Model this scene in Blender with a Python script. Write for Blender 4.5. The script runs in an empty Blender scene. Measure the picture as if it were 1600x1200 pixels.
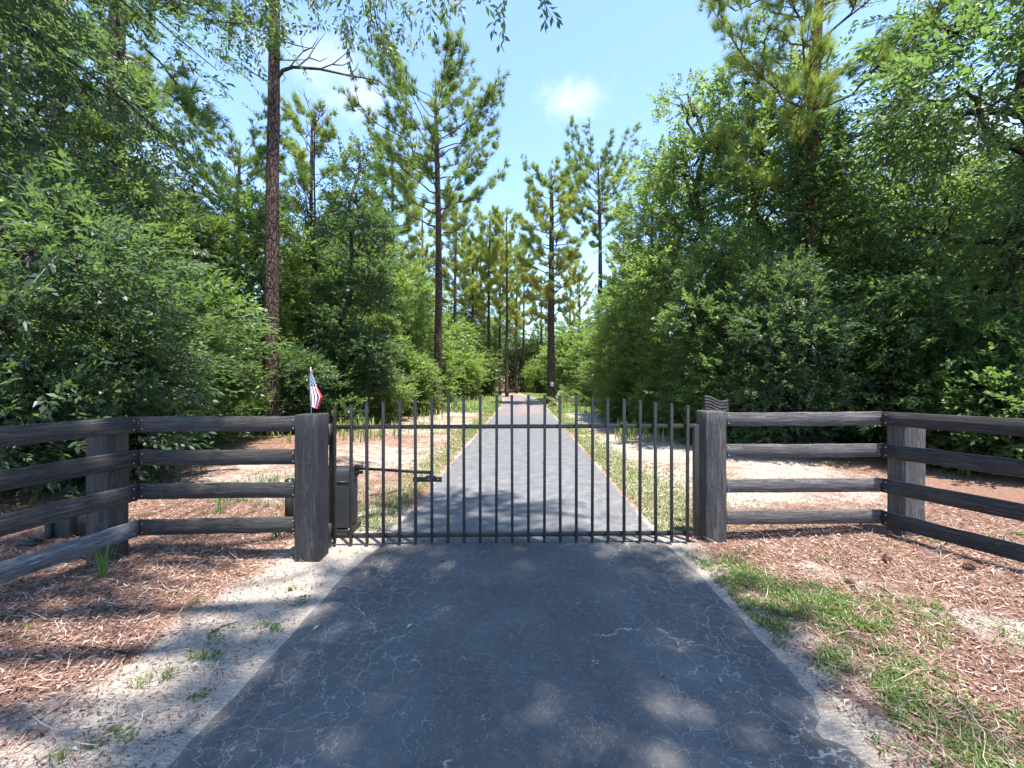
import bpy, math, random
import numpy as np
from mathutils import Vector

R = math.radians
sc = bpy.context.scene
COL = sc.collection

# ------------------------------------------------------------------ camera
F = 650.0                       # focal length in pixels of the 1600 px wide photograph
H = 1.70                        # eye height
cam_d = bpy.data.cameras.new('camera')
cam_d.sensor_width = 36.0
cam_d.lens = 36.0 * F / 1600.0
cam_d.shift_y = -5.0 / 1600.0
cam_d.clip_start = 0.05
cam_d.clip_end = 2000.0
cam = bpy.data.objects.new('camera', cam_d)
cam.location = (0, 0, H)
cam.rotation_euler = (R(90), 0, 0)
COL.objects.link(cam)
sc.camera = cam

# ------------------------------------------------------------------ sun, sky, exposure
SUN_ELEV, SUN_AZ = R(77), R(140)         # azimuth clockwise from +Y (the way the camera looks)
sun_dir = Vector((math.sin(SUN_AZ) * math.cos(SUN_ELEV), math.cos(SUN_AZ) * math.cos(SUN_ELEV), math.sin(SUN_ELEV)))
sl = bpy.data.lights.new('sun', 'SUN')
sl.energy = 2.95
sl.angle = R(0.55)
sl.color = (1.0, 0.95, 0.87)
so = bpy.data.objects.new('sun', sl)
so.rotation_euler = sun_dir.to_track_quat('Z', 'Y').to_euler()
so.location = (0, 0, 40)
COL.objects.link(so)

w = bpy.data.worlds.new('World')
sc.world = w
w.use_nodes = True
nt = w.node_tree
nt.nodes.clear()
wo = nt.nodes.new('ShaderNodeOutputWorld')
bg = nt.nodes.new('ShaderNodeBackground')
sky = nt.nodes.new('ShaderNodeTexSky')
sky.sky_type = 'NISHITA'
sky.sun_disc = False
sky.sun_elevation = SUN_ELEV
sky.sun_rotation = SUN_AZ
sky.air_density = 0.85
sky.dust_density = 0.0
sky.ozone_density = 2.6
bg.inputs['Strength'].default_value = 0.108
# thin fair weather clouds, spread over the whole sky
tc = nt.nodes.new('ShaderNodeTexCoord')


def wn(kind, **kw):
    n = nt.nodes.new(kind)
    for k, v in kw.items():
        setattr(n, k, v)
    return n


def cloud_mask(px, py, rad, sx, sy):
    d = Vector(((px - 800) / F, 1.0, (595 - py) / F)).normalized()
    mp = wn('ShaderNodeMapping')
    mp.inputs['Location'].default_value = (-d.x * sx, -d.y, -d.z * sy)
    mp.inputs['Scale'].default_value = (sx, 1, sy)
    nt.links.new(tc.outputs['Generated'], mp.inputs['Vector'])
    nz = wn('ShaderNodeTexNoise')
    nz.inputs['Scale'].default_value = 13.0
    nz.inputs['Detail'].default_value = 7.0
    nz.inputs['Roughness'].default_value = 0.7
    nt.links.new(tc.outputs['Generated'], nz.inputs['Vector'])
    ln = wn('ShaderNodeVectorMath', operation='LENGTH')
    nt.links.new(mp.outputs[0], ln.inputs[0])
    a = wn('ShaderNodeMath', operation='MULTIPLY_ADD')      # noise*1.2 - distance/rad
    dv = wn('ShaderNodeMath', operation='DIVIDE')
    nt.links.new(ln.outputs['Value'], dv.inputs[0])
    dv.inputs[1].default_value = rad
    a.inputs[1].default_value = 1.7
    sb = wn('ShaderNodeMath', operation='SUBTRACT')
    nt.links.new(nz.outputs[0], a.inputs[0])
    a.inputs[2].default_value = 0.0
    nt.links.new(a.outputs[0], sb.inputs[0])
    nt.links.new(dv.outputs[0], sb.inputs[1])
    mr = wn('ShaderNodeMapRange', interpolation_type='SMOOTHSTEP')
    mr.inputs['From Min'].default_value = 0.0
    mr.inputs['From Max'].default_value = 1.15
    nt.links.new(sb.outputs[0], mr.inputs['Value'])
    return mr.outputs[0]


masks = [cloud_mask(892, 152, 0.095, 0.9, 1.6), cloud_mask(500, 90, 0.14, 1.0, 1.5), cloud_mask(560, 150, 0.11, 0.8, 1.6),
         cloud_mask(1500, 210, 0.2, 0.8, 1.6), cloud_mask(60, 260, 0.25, 0.8, 1.6)]
cur = masks[0]
for m_ in masks[1:]:
    mx = wn('ShaderNodeMath', operation='MAXIMUM')
    nt.links.new(cur, mx.inputs[0])
    nt.links.new(m_, mx.inputs[1])
    cur = mx.outputs[0]
cs = wn('ShaderNodeMath', operation='MULTIPLY')
nt.links.new(cur, cs.inputs[0])
cs.inputs[1].default_value = 0.5
mixc = wn('ShaderNodeMix', data_type='RGBA')
nt.links.new(cs.outputs[0], mixc.inputs['Factor'])
nt.links.new(sky.outputs[0], mixc.inputs[6])
mixc.inputs[7].default_value = (3.3, 3.1, 3.2, 1)
nt.links.new(mixc.outputs[2], bg.inputs['Color'])
nt.links.new(bg.outputs[0], wo.inputs[0])

sc.view_settings.view_transform = 'Standard'
sc.view_settings.look = 'None'
sc.view_settings.gamma = 1.0
sc.view_settings.use_curve_mapping = False
sc.view_settings.exposure = 2.32
sc.render.engine = 'CYCLES'
sc.cycles.use_denoising = True
sc.cycles.max_bounces = 10
sc.cycles.diffuse_bounces = 6
sc.cycles.glossy_bounces = 2
sc.cycles.transmission_bounces = 8
sc.cycles.sample_clamp_indirect = 6.0


# ------------------------------------------------------------------ helpers
def link(o, parent=None):
    COL.objects.link(o)
    if parent is not None:
        o.parent = parent
    return o


def tag(o, label=None, cat=None, group=None, kind=None):
    if label:
        o['label'] = label
    if cat:
        o['category'] = cat
    if group:
        o['group'] = group
    if kind:
        o['kind'] = kind
    return o


def thing(name, loc, label, cat, group=None, rz=0.0):
    o = bpy.data.objects.new(name, None)
    o.empty_display_size = 0.2
    o.location = loc
    o.rotation_euler = (0, 0, rz)
    link(o)
    return tag(o, label, cat, group)


def mesh(name, V, Fc, mats, tint=None, midx=None, smooth=False):
    """V (n,3); Fc an (m,3) or (m,4) array, or a list of such arrays."""
    V = np.asarray(V, dtype=np.float32)
    fl = Fc if isinstance(Fc, list) else [Fc]
    fl = [np.asarray(f, dtype=np.int32) for f in fl if len(f)]
    me = bpy.data.meshes.new(name)
    me.vertices.add(len(V))
    me.vertices.foreach_set('co', V.ravel())
    loops = np.concatenate([f.ravel() for f in fl])
    tot = np.concatenate([np.full(len(f), f.shape[1], dtype=np.int32) for f in fl])
    st = np.concatenate([[0], np.cumsum(tot)[:-1]]).astype(np.int32)
    me.loops.add(len(loops))
    me.loops.foreach_set('vertex_index', loops)
    me.polygons.add(len(tot))
    me.polygons.foreach_set('loop_start', st)
    me.polygons.foreach_set('loop_total', tot)
    if midx is not None:
        me.polygons.foreach_set('material_index', np.asarray(midx, dtype=np.int32))
    if smooth:
        me.polygons.foreach_set('use_smooth', np.ones(len(tot), dtype=bool))
    me.update(calc_edges=True)
    if tint is not None:
        at = me.attributes.new('tint', 'FLOAT', 'POINT')
        at.data.foreach_set('value', np.asarray(tint, dtype=np.float32))
    for m in (mats if isinstance(mats, (list, tuple)) else [mats]):
        me.materials.append(m)
    return me


def obj(name, me, parent=None, loc=None):
    o = bpy.data.objects.new(name, me)
    if loc is not None:
        o.location = loc
    return link(o, parent)


class MB:
    """collects simple solids into one mesh"""

    def __init__(s):
        s.V, s.Q, s.T, s.n = [], [], [], 0

    def add(s, V, Q=None, T=None):
        V = np.asarray(V, dtype=float)
        if Q is not None and len(Q):
            s.Q.append(np.asarray(Q) + s.n)
        if T is not None and len(T):
            s.T.append(np.asarray(T) + s.n)
        s.V.append(V)
        s.n += len(V)

    def box(s, c, d, rz=0.0, ry=0.0, rx=0.0):
        V = np.array([[x, y, z] for x in (-.5, .5) for y in (-.5, .5) for z in (-.5, .5)]) * np.array(d)
        for ang, (a, b) in ((rx, (1, 2)), (ry, (2, 0)), (rz, (0, 1))):
            if ang:
                ca, sa = math.cos(ang), math.sin(ang)
                p, q = V[:, a].copy(), V[:, b].copy()
                V[:, a], V[:, b] = ca * p - sa * q, sa * p + ca * q
        s.add(V + np.array(c), [[0, 1, 3, 2], [4, 6, 7, 5], [0, 4, 5, 1], [2, 3, 7, 6], [0, 2, 6, 4], [1, 5, 7, 3]])

    def tube(s, pts, rad, sides=8, cap=True, wob=0.0, rng=None):
        P = np.asarray(pts, dtype=float)
        rad = np.broadcast_to(np.asarray(rad, dtype=float), (len(P),))
        d = np.gradient(P, axis=0)
        d /= np.linalg.norm(d, axis=1)[:, None] + 1e-9
        up = np.array([0.0, 0, 1]) if abs(d[0, 2]) < 0.9 else np.array([1.0, 0, 0])
        V = []
        a = np.linspace(0, 2 * math.pi, sides, endpoint=False)
        for i in range(len(P)):
            u = np.cross(d[i], up)
            u /= np.linalg.norm(u) + 1e-9
            v = np.cross(u, d[i])
            r = rad[i] * (1 + (wob * (rng.random(sides) - .5) if wob else 0))
            V.append(P[i] + (np.cos(a) * r)[:, None] * u + (np.sin(a) * r)[:, None] * v)
        n = len(P)
        V = np.concatenate(V)
        i0 = (np.arange(n - 1)[:, None] * sides + np.arange(sides)).ravel()
        i1 = (np.arange(n - 1)[:, None] * sides + (np.arange(sides) + 1) % sides).ravel()
        Q = np.stack([i0, i0 + sides, i1 + sides, i1], 1)
        T = None
        if cap:
            V = np.concatenate([V, P[:1], P[-1:]])
            b, t = n * sides, n * sides + 1
            k = np.arange(sides)
            k2 = (k + 1) % sides
            T = np.concatenate([np.stack([np.full(sides, b), k, k2], 1), np.stack([np.full(sides, t), (n - 1) * sides + k2, (n - 1) * sides + k], 1)])
        s.add(V, Q, T)

    def mesh(s, name, mats, smooth=False, bevel=0.0):
        fl = []
        if s.Q:
            fl.append(np.concatenate(s.Q))
        if s.T:
            fl.append(np.concatenate(s.T))
        me = mesh(name, np.concatenate(s.V), fl, mats, smooth=smooth)
        if bevel:
            import bmesh
            bm = bmesh.new()
            bm.from_mesh(me)
            bmesh.ops.recalc_face_normals(bm, faces=bm.faces[:])
            ed = [e for e in bm.edges if len(e.link_faces) == 2 and e.calc_face_angle(0) > 0.6]
            bmesh.ops.bevel(bm, geom=ed, offset=bevel, segments=2, affect='EDGES', profile=0.6)
            bm.to_mesh(me)
            bm.free()
        return me

    def obj(s, name, mats, parent=None, smooth=False, bevel=0.0):
        return obj(name, s.mesh(name, mats, smooth, bevel), parent)


def X(px, Z):
    return (px - 800.0) / F * Z


def at(px, py, Z):
    return ((px - 800.0) / F * Z, Z, H - (py - 595.0) / F * Z)


# ------------------------------------------------------------------ materials
def mat(name):
    m = bpy.data.materials.new(name)
    m.use_nodes = True
    t = m.node_tree
    b = t.nodes['Principled BSDF']
    return m, t, b


def N(t, kind, ins=None, **kw):
    n = t.nodes.new(kind)
    for k, v in kw.items():
        setattr(n, k, v)
    for k, v in (ins or {}).items():
        if isinstance(v, bpy.types.NodeSocket):
            t.links.new(v, n.inputs[k])
        else:
            n.inputs[k].default_value = v
    return n


def ramp(t, fac, stops):
    n = t.nodes.new('ShaderNodeValToRGB')
    e = n.color_ramp.elements
    while len(e) < len(stops):
        e.new(0.5)
    for i, (p, c) in enumerate(stops):
        e[i].position = p
        e[i].color = (*c, 1) if len(c) == 3 else c
    t.links.new(fac, n.inputs[0])
    return n.outputs[0]


def mixc_(t, fac, a, b, blend='MIX'):
    n = t.nodes.new('ShaderNodeMix')
    n.data_type = 'RGBA'
    n.blend_type = blend
    for s_, v in (('Factor', fac), (6, a), (7, b)):
        i = n.inputs[s_] if isinstance(s_, int) else n.inputs['Factor']
        if isinstance(v, bpy.types.NodeSocket):
            t.links.new(v, i)
        else:
            i.default_value = v if not isinstance(v, tuple) else (*v, 1)
    return n.outputs[2]


def math_(t, op, a, b=0.0, c=0.0):
    n = t.nodes.new('ShaderNodeMath')
    n.operation = op
    for i, v in enumerate((a, b, c)):
        if isinstance(v, bpy.types.NodeSocket):
            t.links.new(v, n.inputs[i])
        else:
            n.inputs[i].default_value = v
    return n.outputs[0]


def step(t, v, lo, hi):
    n = N(t, 'ShaderNodeMapRange', {'Value': v, 'From Min': lo, 'From Max': hi}, interpolation_type='SMOOTHSTEP')
    return n.outputs[0]


def noise(t, vec, scale, detail=4.0, rough=0.55, dist=0.0):
    n = N(t, 'ShaderNodeTexNoise', {'Scale': scale, 'Detail': detail, 'Roughness': rough, 'Distortion': dist})
    if vec is not None:
        t.links.new(vec, n.inputs['Vector'])
    return n.outputs[0]


def bump(t, b, h, strength=0.4, dist=0.01):
    n = N(t, 'ShaderNodeBump', {'Height': h, 'Strength': strength, 'Distance': dist})
    t.links.new(n.outputs[0], b.inputs['Normal'])


def leaf_mat(name, stops, rough=0.44, trans=0.40, tcol=(0.27, 0.45, 0.09), spec=0.5, jitter=0.25):
    m, t, b = mat(name)
    a = N(t, 'ShaderNodeAttribute', attribute_name='tint').outputs['Fac']
    oi = N(t, 'ShaderNodeObjectInfo').outputs['Random']
    f = math_(t, 'ADD', a, math_(t, 'MULTIPLY_ADD', oi, jitter, -jitter / 2))
    c = ramp(t, f, stops)
    t.links.new(c, b.inputs['Base Color'])
    b.inputs['Roughness'].default_value = rough
    b.inputs['Specular IOR Level'].default_value = spec
    tr = N(t, 'ShaderNodeBsdfTranslucent')
    tcm = mixc_(t, 0.6, c, tcol)
    t.links.new(tcm, tr.inputs['Color'])
    ms = N(t, 'ShaderNodeMixShader', {0: trans})
    t.links.new(b.outputs[0], ms.inputs[1])
    t.links.new(tr.outputs[0], ms.inputs[2])
    t.links.new(ms.outputs[0], t.nodes['Material Output'].inputs['Surface'])
    return m


M = {}
M['oak'] = leaf_mat('oak_leaf', [(0.0, (0.036, 0.064, 0.025)), (0.45, (0.066, 0.110, 0.038)), (0.8, (0.120, 0.170, 0.048)), (1.0, (0.20, 0.22, 0.055))], trans=0.42)
M['bright'] = leaf_mat('young_leaf', [(0.0, (0.048, 0.088, 0.029)), (0.5, (0.094, 0.150, 0.042)), (0.85, (0.165, 0.215, 0.05)), (1.0, (0.25, 0.265, 0.065))], trans=0.5, tcol=(0.40, 0.56, 0.10), jitter=0.4)
M['dark'] = leaf_mat('evergreen_leaf', [(0.0, (0.026, 0.046, 0.028)), (0.5, (0.044, 0.076, 0.042)), (0.9, (0.070, 0.112, 0.050)), (1.0, (0.11, 0.14, 0.06))], trans=0.36, rough=0.46)
M['needle'] = leaf_mat('pine_needle', [(0.0, (0.055, 0.100, 0.034)), (0.45, (0.115, 0.190, 0.050)), (0.66, (0.24, 0.30, 0.060)), (0.84, (0.42, 0.39, 0.07)), (1.0, (0.40, 0.27, 0.10))], trans=0.5, rough=0.45, tcol=(0.34, 0.46, 0.07), jitter=0.12)
M['palm'] = leaf_mat('palm_leaf', [(0.0, (0.035, 0.06, 0.025)), (0.6, (0.09, 0.13, 0.05)), (1.0, (0.22, 0.17, 0.08))], trans=0.2, rough=0.4)
M['grass'] = leaf_mat('grass_blade', [(0.0, (0.045, 0.09, 0.016)), (0.5, (0.09, 0.15, 0.025)), (0.8, (0.19, 0.21, 0.045)), (1.0, (0.36, 0.29, 0.11))], trans=0.3, rough=0.5, jitter=0.0)
M['weed'] = leaf_mat('weed_leaf', [(0.0, (0.04, 0.09, 0.018)), (0.6, (0.085, 0.15, 0.03)), (1.0, (0.20, 0.20, 0.06))], trans=0.3, rough=0.5, jitter=0.2)
M['litter'] = leaf_mat('dry_litter', [(0.0, (0.050, 0.026, 0.020)), (0.35, (0.18, 0.098, 0.072)), (0.65, (0.34, 0.22, 0.17)), (1.0, (0.54, 0.43, 0.36))], trans=0.0, rough=0.75, spec=0.25, jitter=0.0)


def bark_mat(name, c0, c1, c2, sx=9.0):
    m, t, b = mat(name)
    tc_ = N(t, 'ShaderNodeTexCoord').outputs['Object']
    mp = N(t, 'ShaderNodeMapping', {'Vector': tc_, 'Scale': (sx, sx, sx * 0.32)}).outputs[0]
    v = N(t, 'ShaderNodeTexVoronoi', {'Vector': mp, 'Scale': 1.6, 'Randomness': 1.0}, feature='DISTANCE_TO_EDGE').outputs['Distance']
    n1 = noise(t, mp, 1.3, 6, 0.65)
    n2 = noise(t, tc_, 1.1, 3)
    c = ramp(t, n1, [(0.3, c0), (0.55, c1), (0.78, c2)])
    e = step(t, v, 0.0, 0.16)
    c = mixc_(t, e, tuple(x * 0.35 for x in c0), c)
    c = mixc_(t, math_(t, 'MULTIPLY', step(t, n2, 0.55, 0.75), 0.35), c, c2)
    t.links.new(c, b.inputs['Base Color'])
    b.inputs['Roughness'].default_value = 0.9
    b.inputs['Specular IOR Level'].default_value = 0.2
    bump(t, b, math_(t, 'MULTIPLY_ADD', n1, 0.4, e), 0.9, 0.03)
    return m


M['pinebark'] = bark_mat('pine_bark', (0.055, 0.036, 0.028), (0.115, 0.075, 0.058), (0.24, 0.17, 0.14))
M['oakbark'] = bark_mat('oak_bark', (0.035, 0.028, 0.022), (0.075, 0.062, 0.050), (0.15, 0.13, 0.11), 7.0)
M['redbark'] = bark_mat('flaking_red_bark', (0.09, 0.045, 0.03), (0.18, 0.09, 0.06), (0.30, 0.18, 0.12), 11.0)


def wood_mat(name, c0, c1, c2, axis, grey=0.0):
    """dark stained rough sawn timber, grain along the given axis of the object"""
    m, t, b = mat(name)
    tc_ = N(t, 'ShaderNodeTexCoord').outputs['Object']
    oi = N(t, 'ShaderNodeObjectInfo').outputs['Random']
    off = N(t, 'ShaderNodeCombineXYZ', {'X': math_(t, 'MULTIPLY', oi, 17.0), 'Y': math_(t, 'MULTIPLY', oi, 31.0), 'Z': math_(t, 'MULTIPLY', oi, 7.0)}).outputs[0]
    p = N(t, 'ShaderNodeVectorMath', {0: tc_, 1: off}, operation='ADD').outputs[0]
    scl = {'x': (1.2, 22, 22), 'z': (22, 22, 1.2), 'y': (22, 1.2, 22)}[axis]
    mp = N(t, 'ShaderNodeMapping', {'Vector': p, 'Scale': scl}).outputs[0]
    g1 = noise(t, mp, 1.6, 8, 0.7, 0.9)
    g2 = noise(t, mp, 5.5, 5, 0.7, 0.4)
    pz = noise(t, p, 2.3, 5, 0.6)
    saw = N(t, 'ShaderNodeMapping', {'Vector': p, 'Scale': {'x': (160, 6, 6), 'z': (6, 6, 160), 'y': (6, 160, 6)}[axis]}).outputs[0]
    g3 = noise(t, saw, 1.0, 2, 0.5)
    f = math_(t, 'ADD', math_(t, 'MULTIPLY', g1, 0.6), math_(t, 'MULTIPLY', g2, 0.4))
    rg = math_(t, 'ABSOLUTE', math_(t, 'SUBTRACT', math_(t, 'FRACT', math_(t, 'MULTIPLY', g1, 7.0)), 0.5))
    c = ramp(t, f, [(0.36, c0), (0.5, c1), (0.62, c2)])
    c = mixc_(t, math_(t, 'MULTIPLY', math_(t, 'SUBTRACT', 1.0, step(t, rg, 0.0, 0.12)), 0.5), c, c0)
    c = mixc_(t, math_(t, 'MULTIPLY', step(t, pz, 0.50, 0.75), 0.55), c, c2)
    tone = math_(t, 'MULTIPLY_ADD', oi, 0.5, 0.75)
    c = mixc_(t, 1.0, c, N(t, 'ShaderNodeCombineXYZ', {'X': tone, 'Y': tone, 'Z': tone}).outputs[0], 'MULTIPLY')
    t.links.new(c, b.inputs['Base Color'])
    b.inputs['Roughness'].default_value = 0.72
    b.inputs['Specular IOR Level'].default_value = 0.35
    bump(t, b, math_(t, 'ADD', math_(t, 'ADD', math_(t, 'MULTIPLY', f, 1.2), math_(t, 'MULTIPLY', step(t, rg, 0.0, 0.16), 0.3)), math_(t, 'MULTIPLY', g3, 0.25)), 1.0, 0.010)
    return m


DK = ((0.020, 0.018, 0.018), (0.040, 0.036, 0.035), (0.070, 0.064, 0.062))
DK_LIT = ((0.035, 0.030, 0.029), (0.098, 0.088, 0.085), (0.17, 0.155, 0.150))  # same dark timber on sun-facing parts, sunlight put into the greyer colour
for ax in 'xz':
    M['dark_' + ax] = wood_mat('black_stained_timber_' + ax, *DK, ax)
    M['grey_' + ax] = wood_mat('sunlit_black_timber_' + ax, *DK_LIT, ax)
M['pale_x'] = wood_mat('worn_blue_grey_timber', (0.06, 0.065, 0.075), (0.15, 0.16, 0.18), (0.28, 0.29, 0.31), 'x')

m, t, b = mat('black_powder_coat')
n_ = noise(t, N(t, 'ShaderNodeTexCoord').outputs['Object'], 6.0, 5)
t.links.new(ramp(t, n_, [(0.3, (0.012, 0.011, 0.011)), (0.7, (0.030, 0.026, 0.024))]), b.inputs['Base Color'])
b.inputs['Roughness'].default_value = 0.42
M['metal'] = m
m, t, b = mat('galvanised_bolt')
b.inputs['Base Color'].default_value = (0.45, 0.45, 0.46, 1)
b.inputs['Metallic'].default_value = 0.8
b.inputs['Roughness'].default_value = 0.5
M['bolt'] = m
m, t, b = mat('dark_plastic_housing')
n_ = noise(t, N(t, 'ShaderNodeTexCoord').outputs['Object'], 3.0, 5)
t.links.new(ramp(t, n_, [(0.3, (0.018, 0.018, 0.020)), (0.7, (0.036, 0.036, 0.040))]), b.inputs['Base Color'])
b.inputs['Roughness'].default_value = 0.5
M['housing'] = m
m, t, b = mat('dark_green_box_paint')
n_ = noise(t, N(t, 'ShaderNodeTexCoord').outputs['Object'], 8.0, 5)
t.links.new(ramp(t, n_, [(0.3, (0.010, 0.018, 0.016)), (0.7, (0.035, 0.05, 0.042))]), b.inputs['Base Color'])
b.inputs['Roughness'].default_value = 0.6
M['boxgreen'] = m
m, t, b = mat('white_plate')
b.inputs['Base Color'].default_value = (0.75, 0.77, 0.80, 1)
b.inputs['Roughness'].default_value = 0.5
M['plate'] = m
m, t, b = mat('grey_mark')
b.inputs['Base Color'].default_value = (0.25, 0.30, 0.42, 1)
M['mark'] = m
m, t, b = mat('bare_grey_twig')
n_ = noise(t, N(t, 'ShaderNodeTexCoord').outputs['Object'], 12.0, 5)
t.links.new(ramp(t, n_, [(0.3, (0.12, 0.10, 0.085)), (0.7, (0.34, 0.30, 0.27))]), b.inputs['Base Color'])
b.inputs['Roughness'].default_value = 0.85
M['twig'] = m
m, t, b = mat('pale_dead_wood')
b.inputs['Base Color'].default_value = (0.46, 0.43, 0.41, 1)
b.inputs['Roughness'].default_value = 0.85
M['deadwood'] = m
m, t, b = mat('pine_cone_scale')
b.inputs['Base Color'].default_value = (0.075, 0.032, 0.025, 1)
b.inputs['Roughness'].default_value = 0.8
M['cone'] = m
m, t, b = mat('dry_needle_tan')
b.inputs['Base Color'].default_value = (0.24, 0.145, 0.075, 1)
b.inputs['Roughness'].default_value = 0.8
M['straw'] = m

# asphalt: sealed, crazed, with sand in the cracks
m, t, b = mat('cracked_sealed_asphalt')
geo = N(t, 'ShaderNodeTexCoord').outputs['Object']
wv = N(t, 'ShaderNodeTexNoise', {'Vector': geo, 'Scale': 2.6, 'Detail': 5.0, 'Roughness': 0.6})
wsub = N(t, 'ShaderNodeVectorMath', {0: wv.outputs['Color'], 1: (0.5, 0.5, 0.5)}, operation='SUBTRACT').outputs[0]
wsc = N(t, 'ShaderNodeVectorMath', {0: wsub, 'Scale': 0.42}, operation='SCALE').outputs[0]
pv = N(t, 'ShaderNodeVectorMath', {0: geo, 1: wsc}, operation='ADD').outputs[0]
wf = N(t, 'ShaderNodeTexNoise', {'Vector': geo, 'Scale': 24.0, 'Detail': 3.0})
wfs = N(t, 'ShaderNodeVectorMath', {0: N(t, 'ShaderNodeVectorMath', {0: wf.outputs['Color'], 1: (0.5, 0.5, 0.5)}, operation='SUBTRACT').outputs[0], 'Scale': 0.06}, operation='SCALE').outputs[0]
pv = N(t, 'ShaderNodeVectorMath', {0: pv, 1: wfs}, operation='ADD').outputs[0]
pm = N(t, 'ShaderNodeMapping', {'Vector': pv, 'Scale': (1.5, 0.42, 1)}).outputs[0]
big = N(t, 'ShaderNodeTexVoronoi', {'Vector': pm, 'Scale': 1.55}, feature='DISTANCE_TO_EDGE', voronoi_dimensions='2D').outputs['Distance']
sml = N(t, 'ShaderNodeTexVoronoi', {'Vector': pv, 'Scale': 7.5}, feature='DISTANCE_TO_EDGE', voronoi_dimensions='2D').outputs['Distance']
sxyz = N(t, 'ShaderNodeSeparateXYZ', {0: geo})
n_big = noise(t, geo, 1.3, 4)
n_mid = noise(t, geo, 4.5, 5, 0.65)
n_fine = noise(t, geo, 70.0, 3)
n_gr = noise(t, geo, 26.0, 6, 0.75)
edge_l = step(t, math_(t, 'ABSOLUTE', math_(t, 'ADD', sxyz.outputs[0], -0.15)), 0.2, 1.3)
near = math_(t, 'SUBTRACT', 1.0, step(t, sxyz.outputs[1], 4.4, 9.0))
amt = math_(t, 'MULTIPLY_ADD', edge_l, 0.22, n_mid)
crack_b = math_(t, 'MULTIPLY', math_(t, 'SUBTRACT', 1.0, step(t, big, 0.001, 0.0065)), step(t, amt, 0.52, 0.66))
crack_s = math_(t, 'MULTIPLY', math_(t, 'SUBTRACT', 1.0, step(t, sml, 0.006, 0.027)), step(t, math_(t, 'MULTIPLY_ADD', edge_l, 0.22, noise(t, geo, 2.7, 5, 0.7)), 0.50, 0.72))
spk = N(t, 'ShaderNodeTexVoronoi', {'Vector': N(t, 'ShaderNodeVectorMath', {0: geo, 1: N(t, 'ShaderNodeVectorMath', {0: wf.outputs['Color'], 'Scale': 0.05}, operation='SCALE').outputs[0]}, operation='ADD').outputs[0], 'Scale': 46.0}, feature='F1', voronoi_dimensions='2D')
spk_r = N(t, 'ShaderNodeSeparateXYZ', {0: spk.outputs['Color']}).outputs[0]
speck = math_(t, 'MULTIPLY', math_(t, 'SUBTRACT', 1.0, step(t, math_(t, 'MULTIPLY_ADD', n_gr, 0.35, spk.outputs['Distance']), 0.30, 0.42)), step(t, math_(t, 'ADD', spk_r, math_(t, 'MULTIPLY', n_mid, 0.5)), 1.02, 1.10))
cr = math_(t, 'MAXIMUM', math_(t, 'MAXIMUM', crack_b, math_(t, 'MULTIPLY', crack_s, 0.8)), math_(t, 'MULTIPLY', speck, 0.38))
cr = math_(t, 'MULTIPLY', cr, math_(t, 'MULTIPLY_ADD', near, 0.85, 0.15))
base = ramp(t, n_big, [(0.3, (0.058, 0.055, 0.055)), (0.52, (0.080, 0.076, 0.075)), (0.75, (0.120, 0.115, 0.112))])
base = mixc_(t, math_(t, 'MULTIPLY', step(t, n_gr, 0.48, 0.68), 0.6), base, (0.15, 0.146, 0.142))
base = mixc_(t, math_(t, 'MULTIPLY', step(t, n_fine, 0.55, 0.72), 0.5), base, (0.022, 0.022, 0.026))
trk = math_(t, 'ABSOLUTE', math_(t, 'SUBTRACT', math_(t, 'ABSOLUTE', math_(t, 'SUBTRACT', sxyz.outputs[0], math_(t, 'MULTIPLY', sxyz.outputs[1], 0.0277))), 0.75))
base = mixc_(t, math_(t, 'MULTIPLY', math_(t, 'SUBTRACT', 1.0, step(t, math_(t, 'MULTIPLY_ADD', n_mid, 0.25, trk), 0.15, 0.5)), 0.22), base, (0.14, 0.135, 0.13))
far_sunlit_c = ramp(t, n_mid, [(0.3, (0.085, 0.086, 0.094)), (0.5, (0.115, 0.115, 0.122)), (0.72, (0.16, 0.156, 0.156))])  # drive beyond the gate, its sunlight painted in as a lighter grey
base = mixc_(t, step(t, math_(t, 'MULTIPLY_ADD', n_mid, 0.25, sxyz.outputs[1]), 4.45, 4.6), base, far_sunlit_c)
dusty = math_(t, 'MULTIPLY', step(t, math_(t, 'MULTIPLY_ADD', n_mid, 0.35, math_(t, 'ABSOLUTE', math_(t, 'SUBTRACT', sxyz.outputs[0], math_(t, 'MULTIPLY', sxyz.outputs[1], 0.0277)))), 1.62, 1.78), 0.2)
base = mixc_(t, dusty, base, (0.33, 0.27, 0.21))
straw = math_(t, 'MULTIPLY', step(t, sxyz.outputs[1], 17.0, 24.0), step(t, noise(t, geo, 0.6, 5, 0.7), 0.36, 0.62))
base = mixc_(t, math_(t, 'MULTIPLY', straw, 0.4), base, (0.33, 0.19, 0.15))
c = mixc_(t, math_(t, 'MULTIPLY', cr, 0.85), base, (0.34, 0.305, 0.26))
t.links.new(c, b.inputs['Base Color'])
t.links.new(math_(t, 'MULTIPLY_ADD', n_mid, 0.25, 0.5), b.inputs['Roughness'])
b.inputs['Specular IOR Level'].default_value = 0.4
bump(t, b, math_(t, 'SUBTRACT', math_(t, 'MULTIPLY', n_fine, 0.5), math_(t, 'MULTIPLY', cr, 0.6)), 0.5, 0.006)
M['asphalt'] = m

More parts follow.
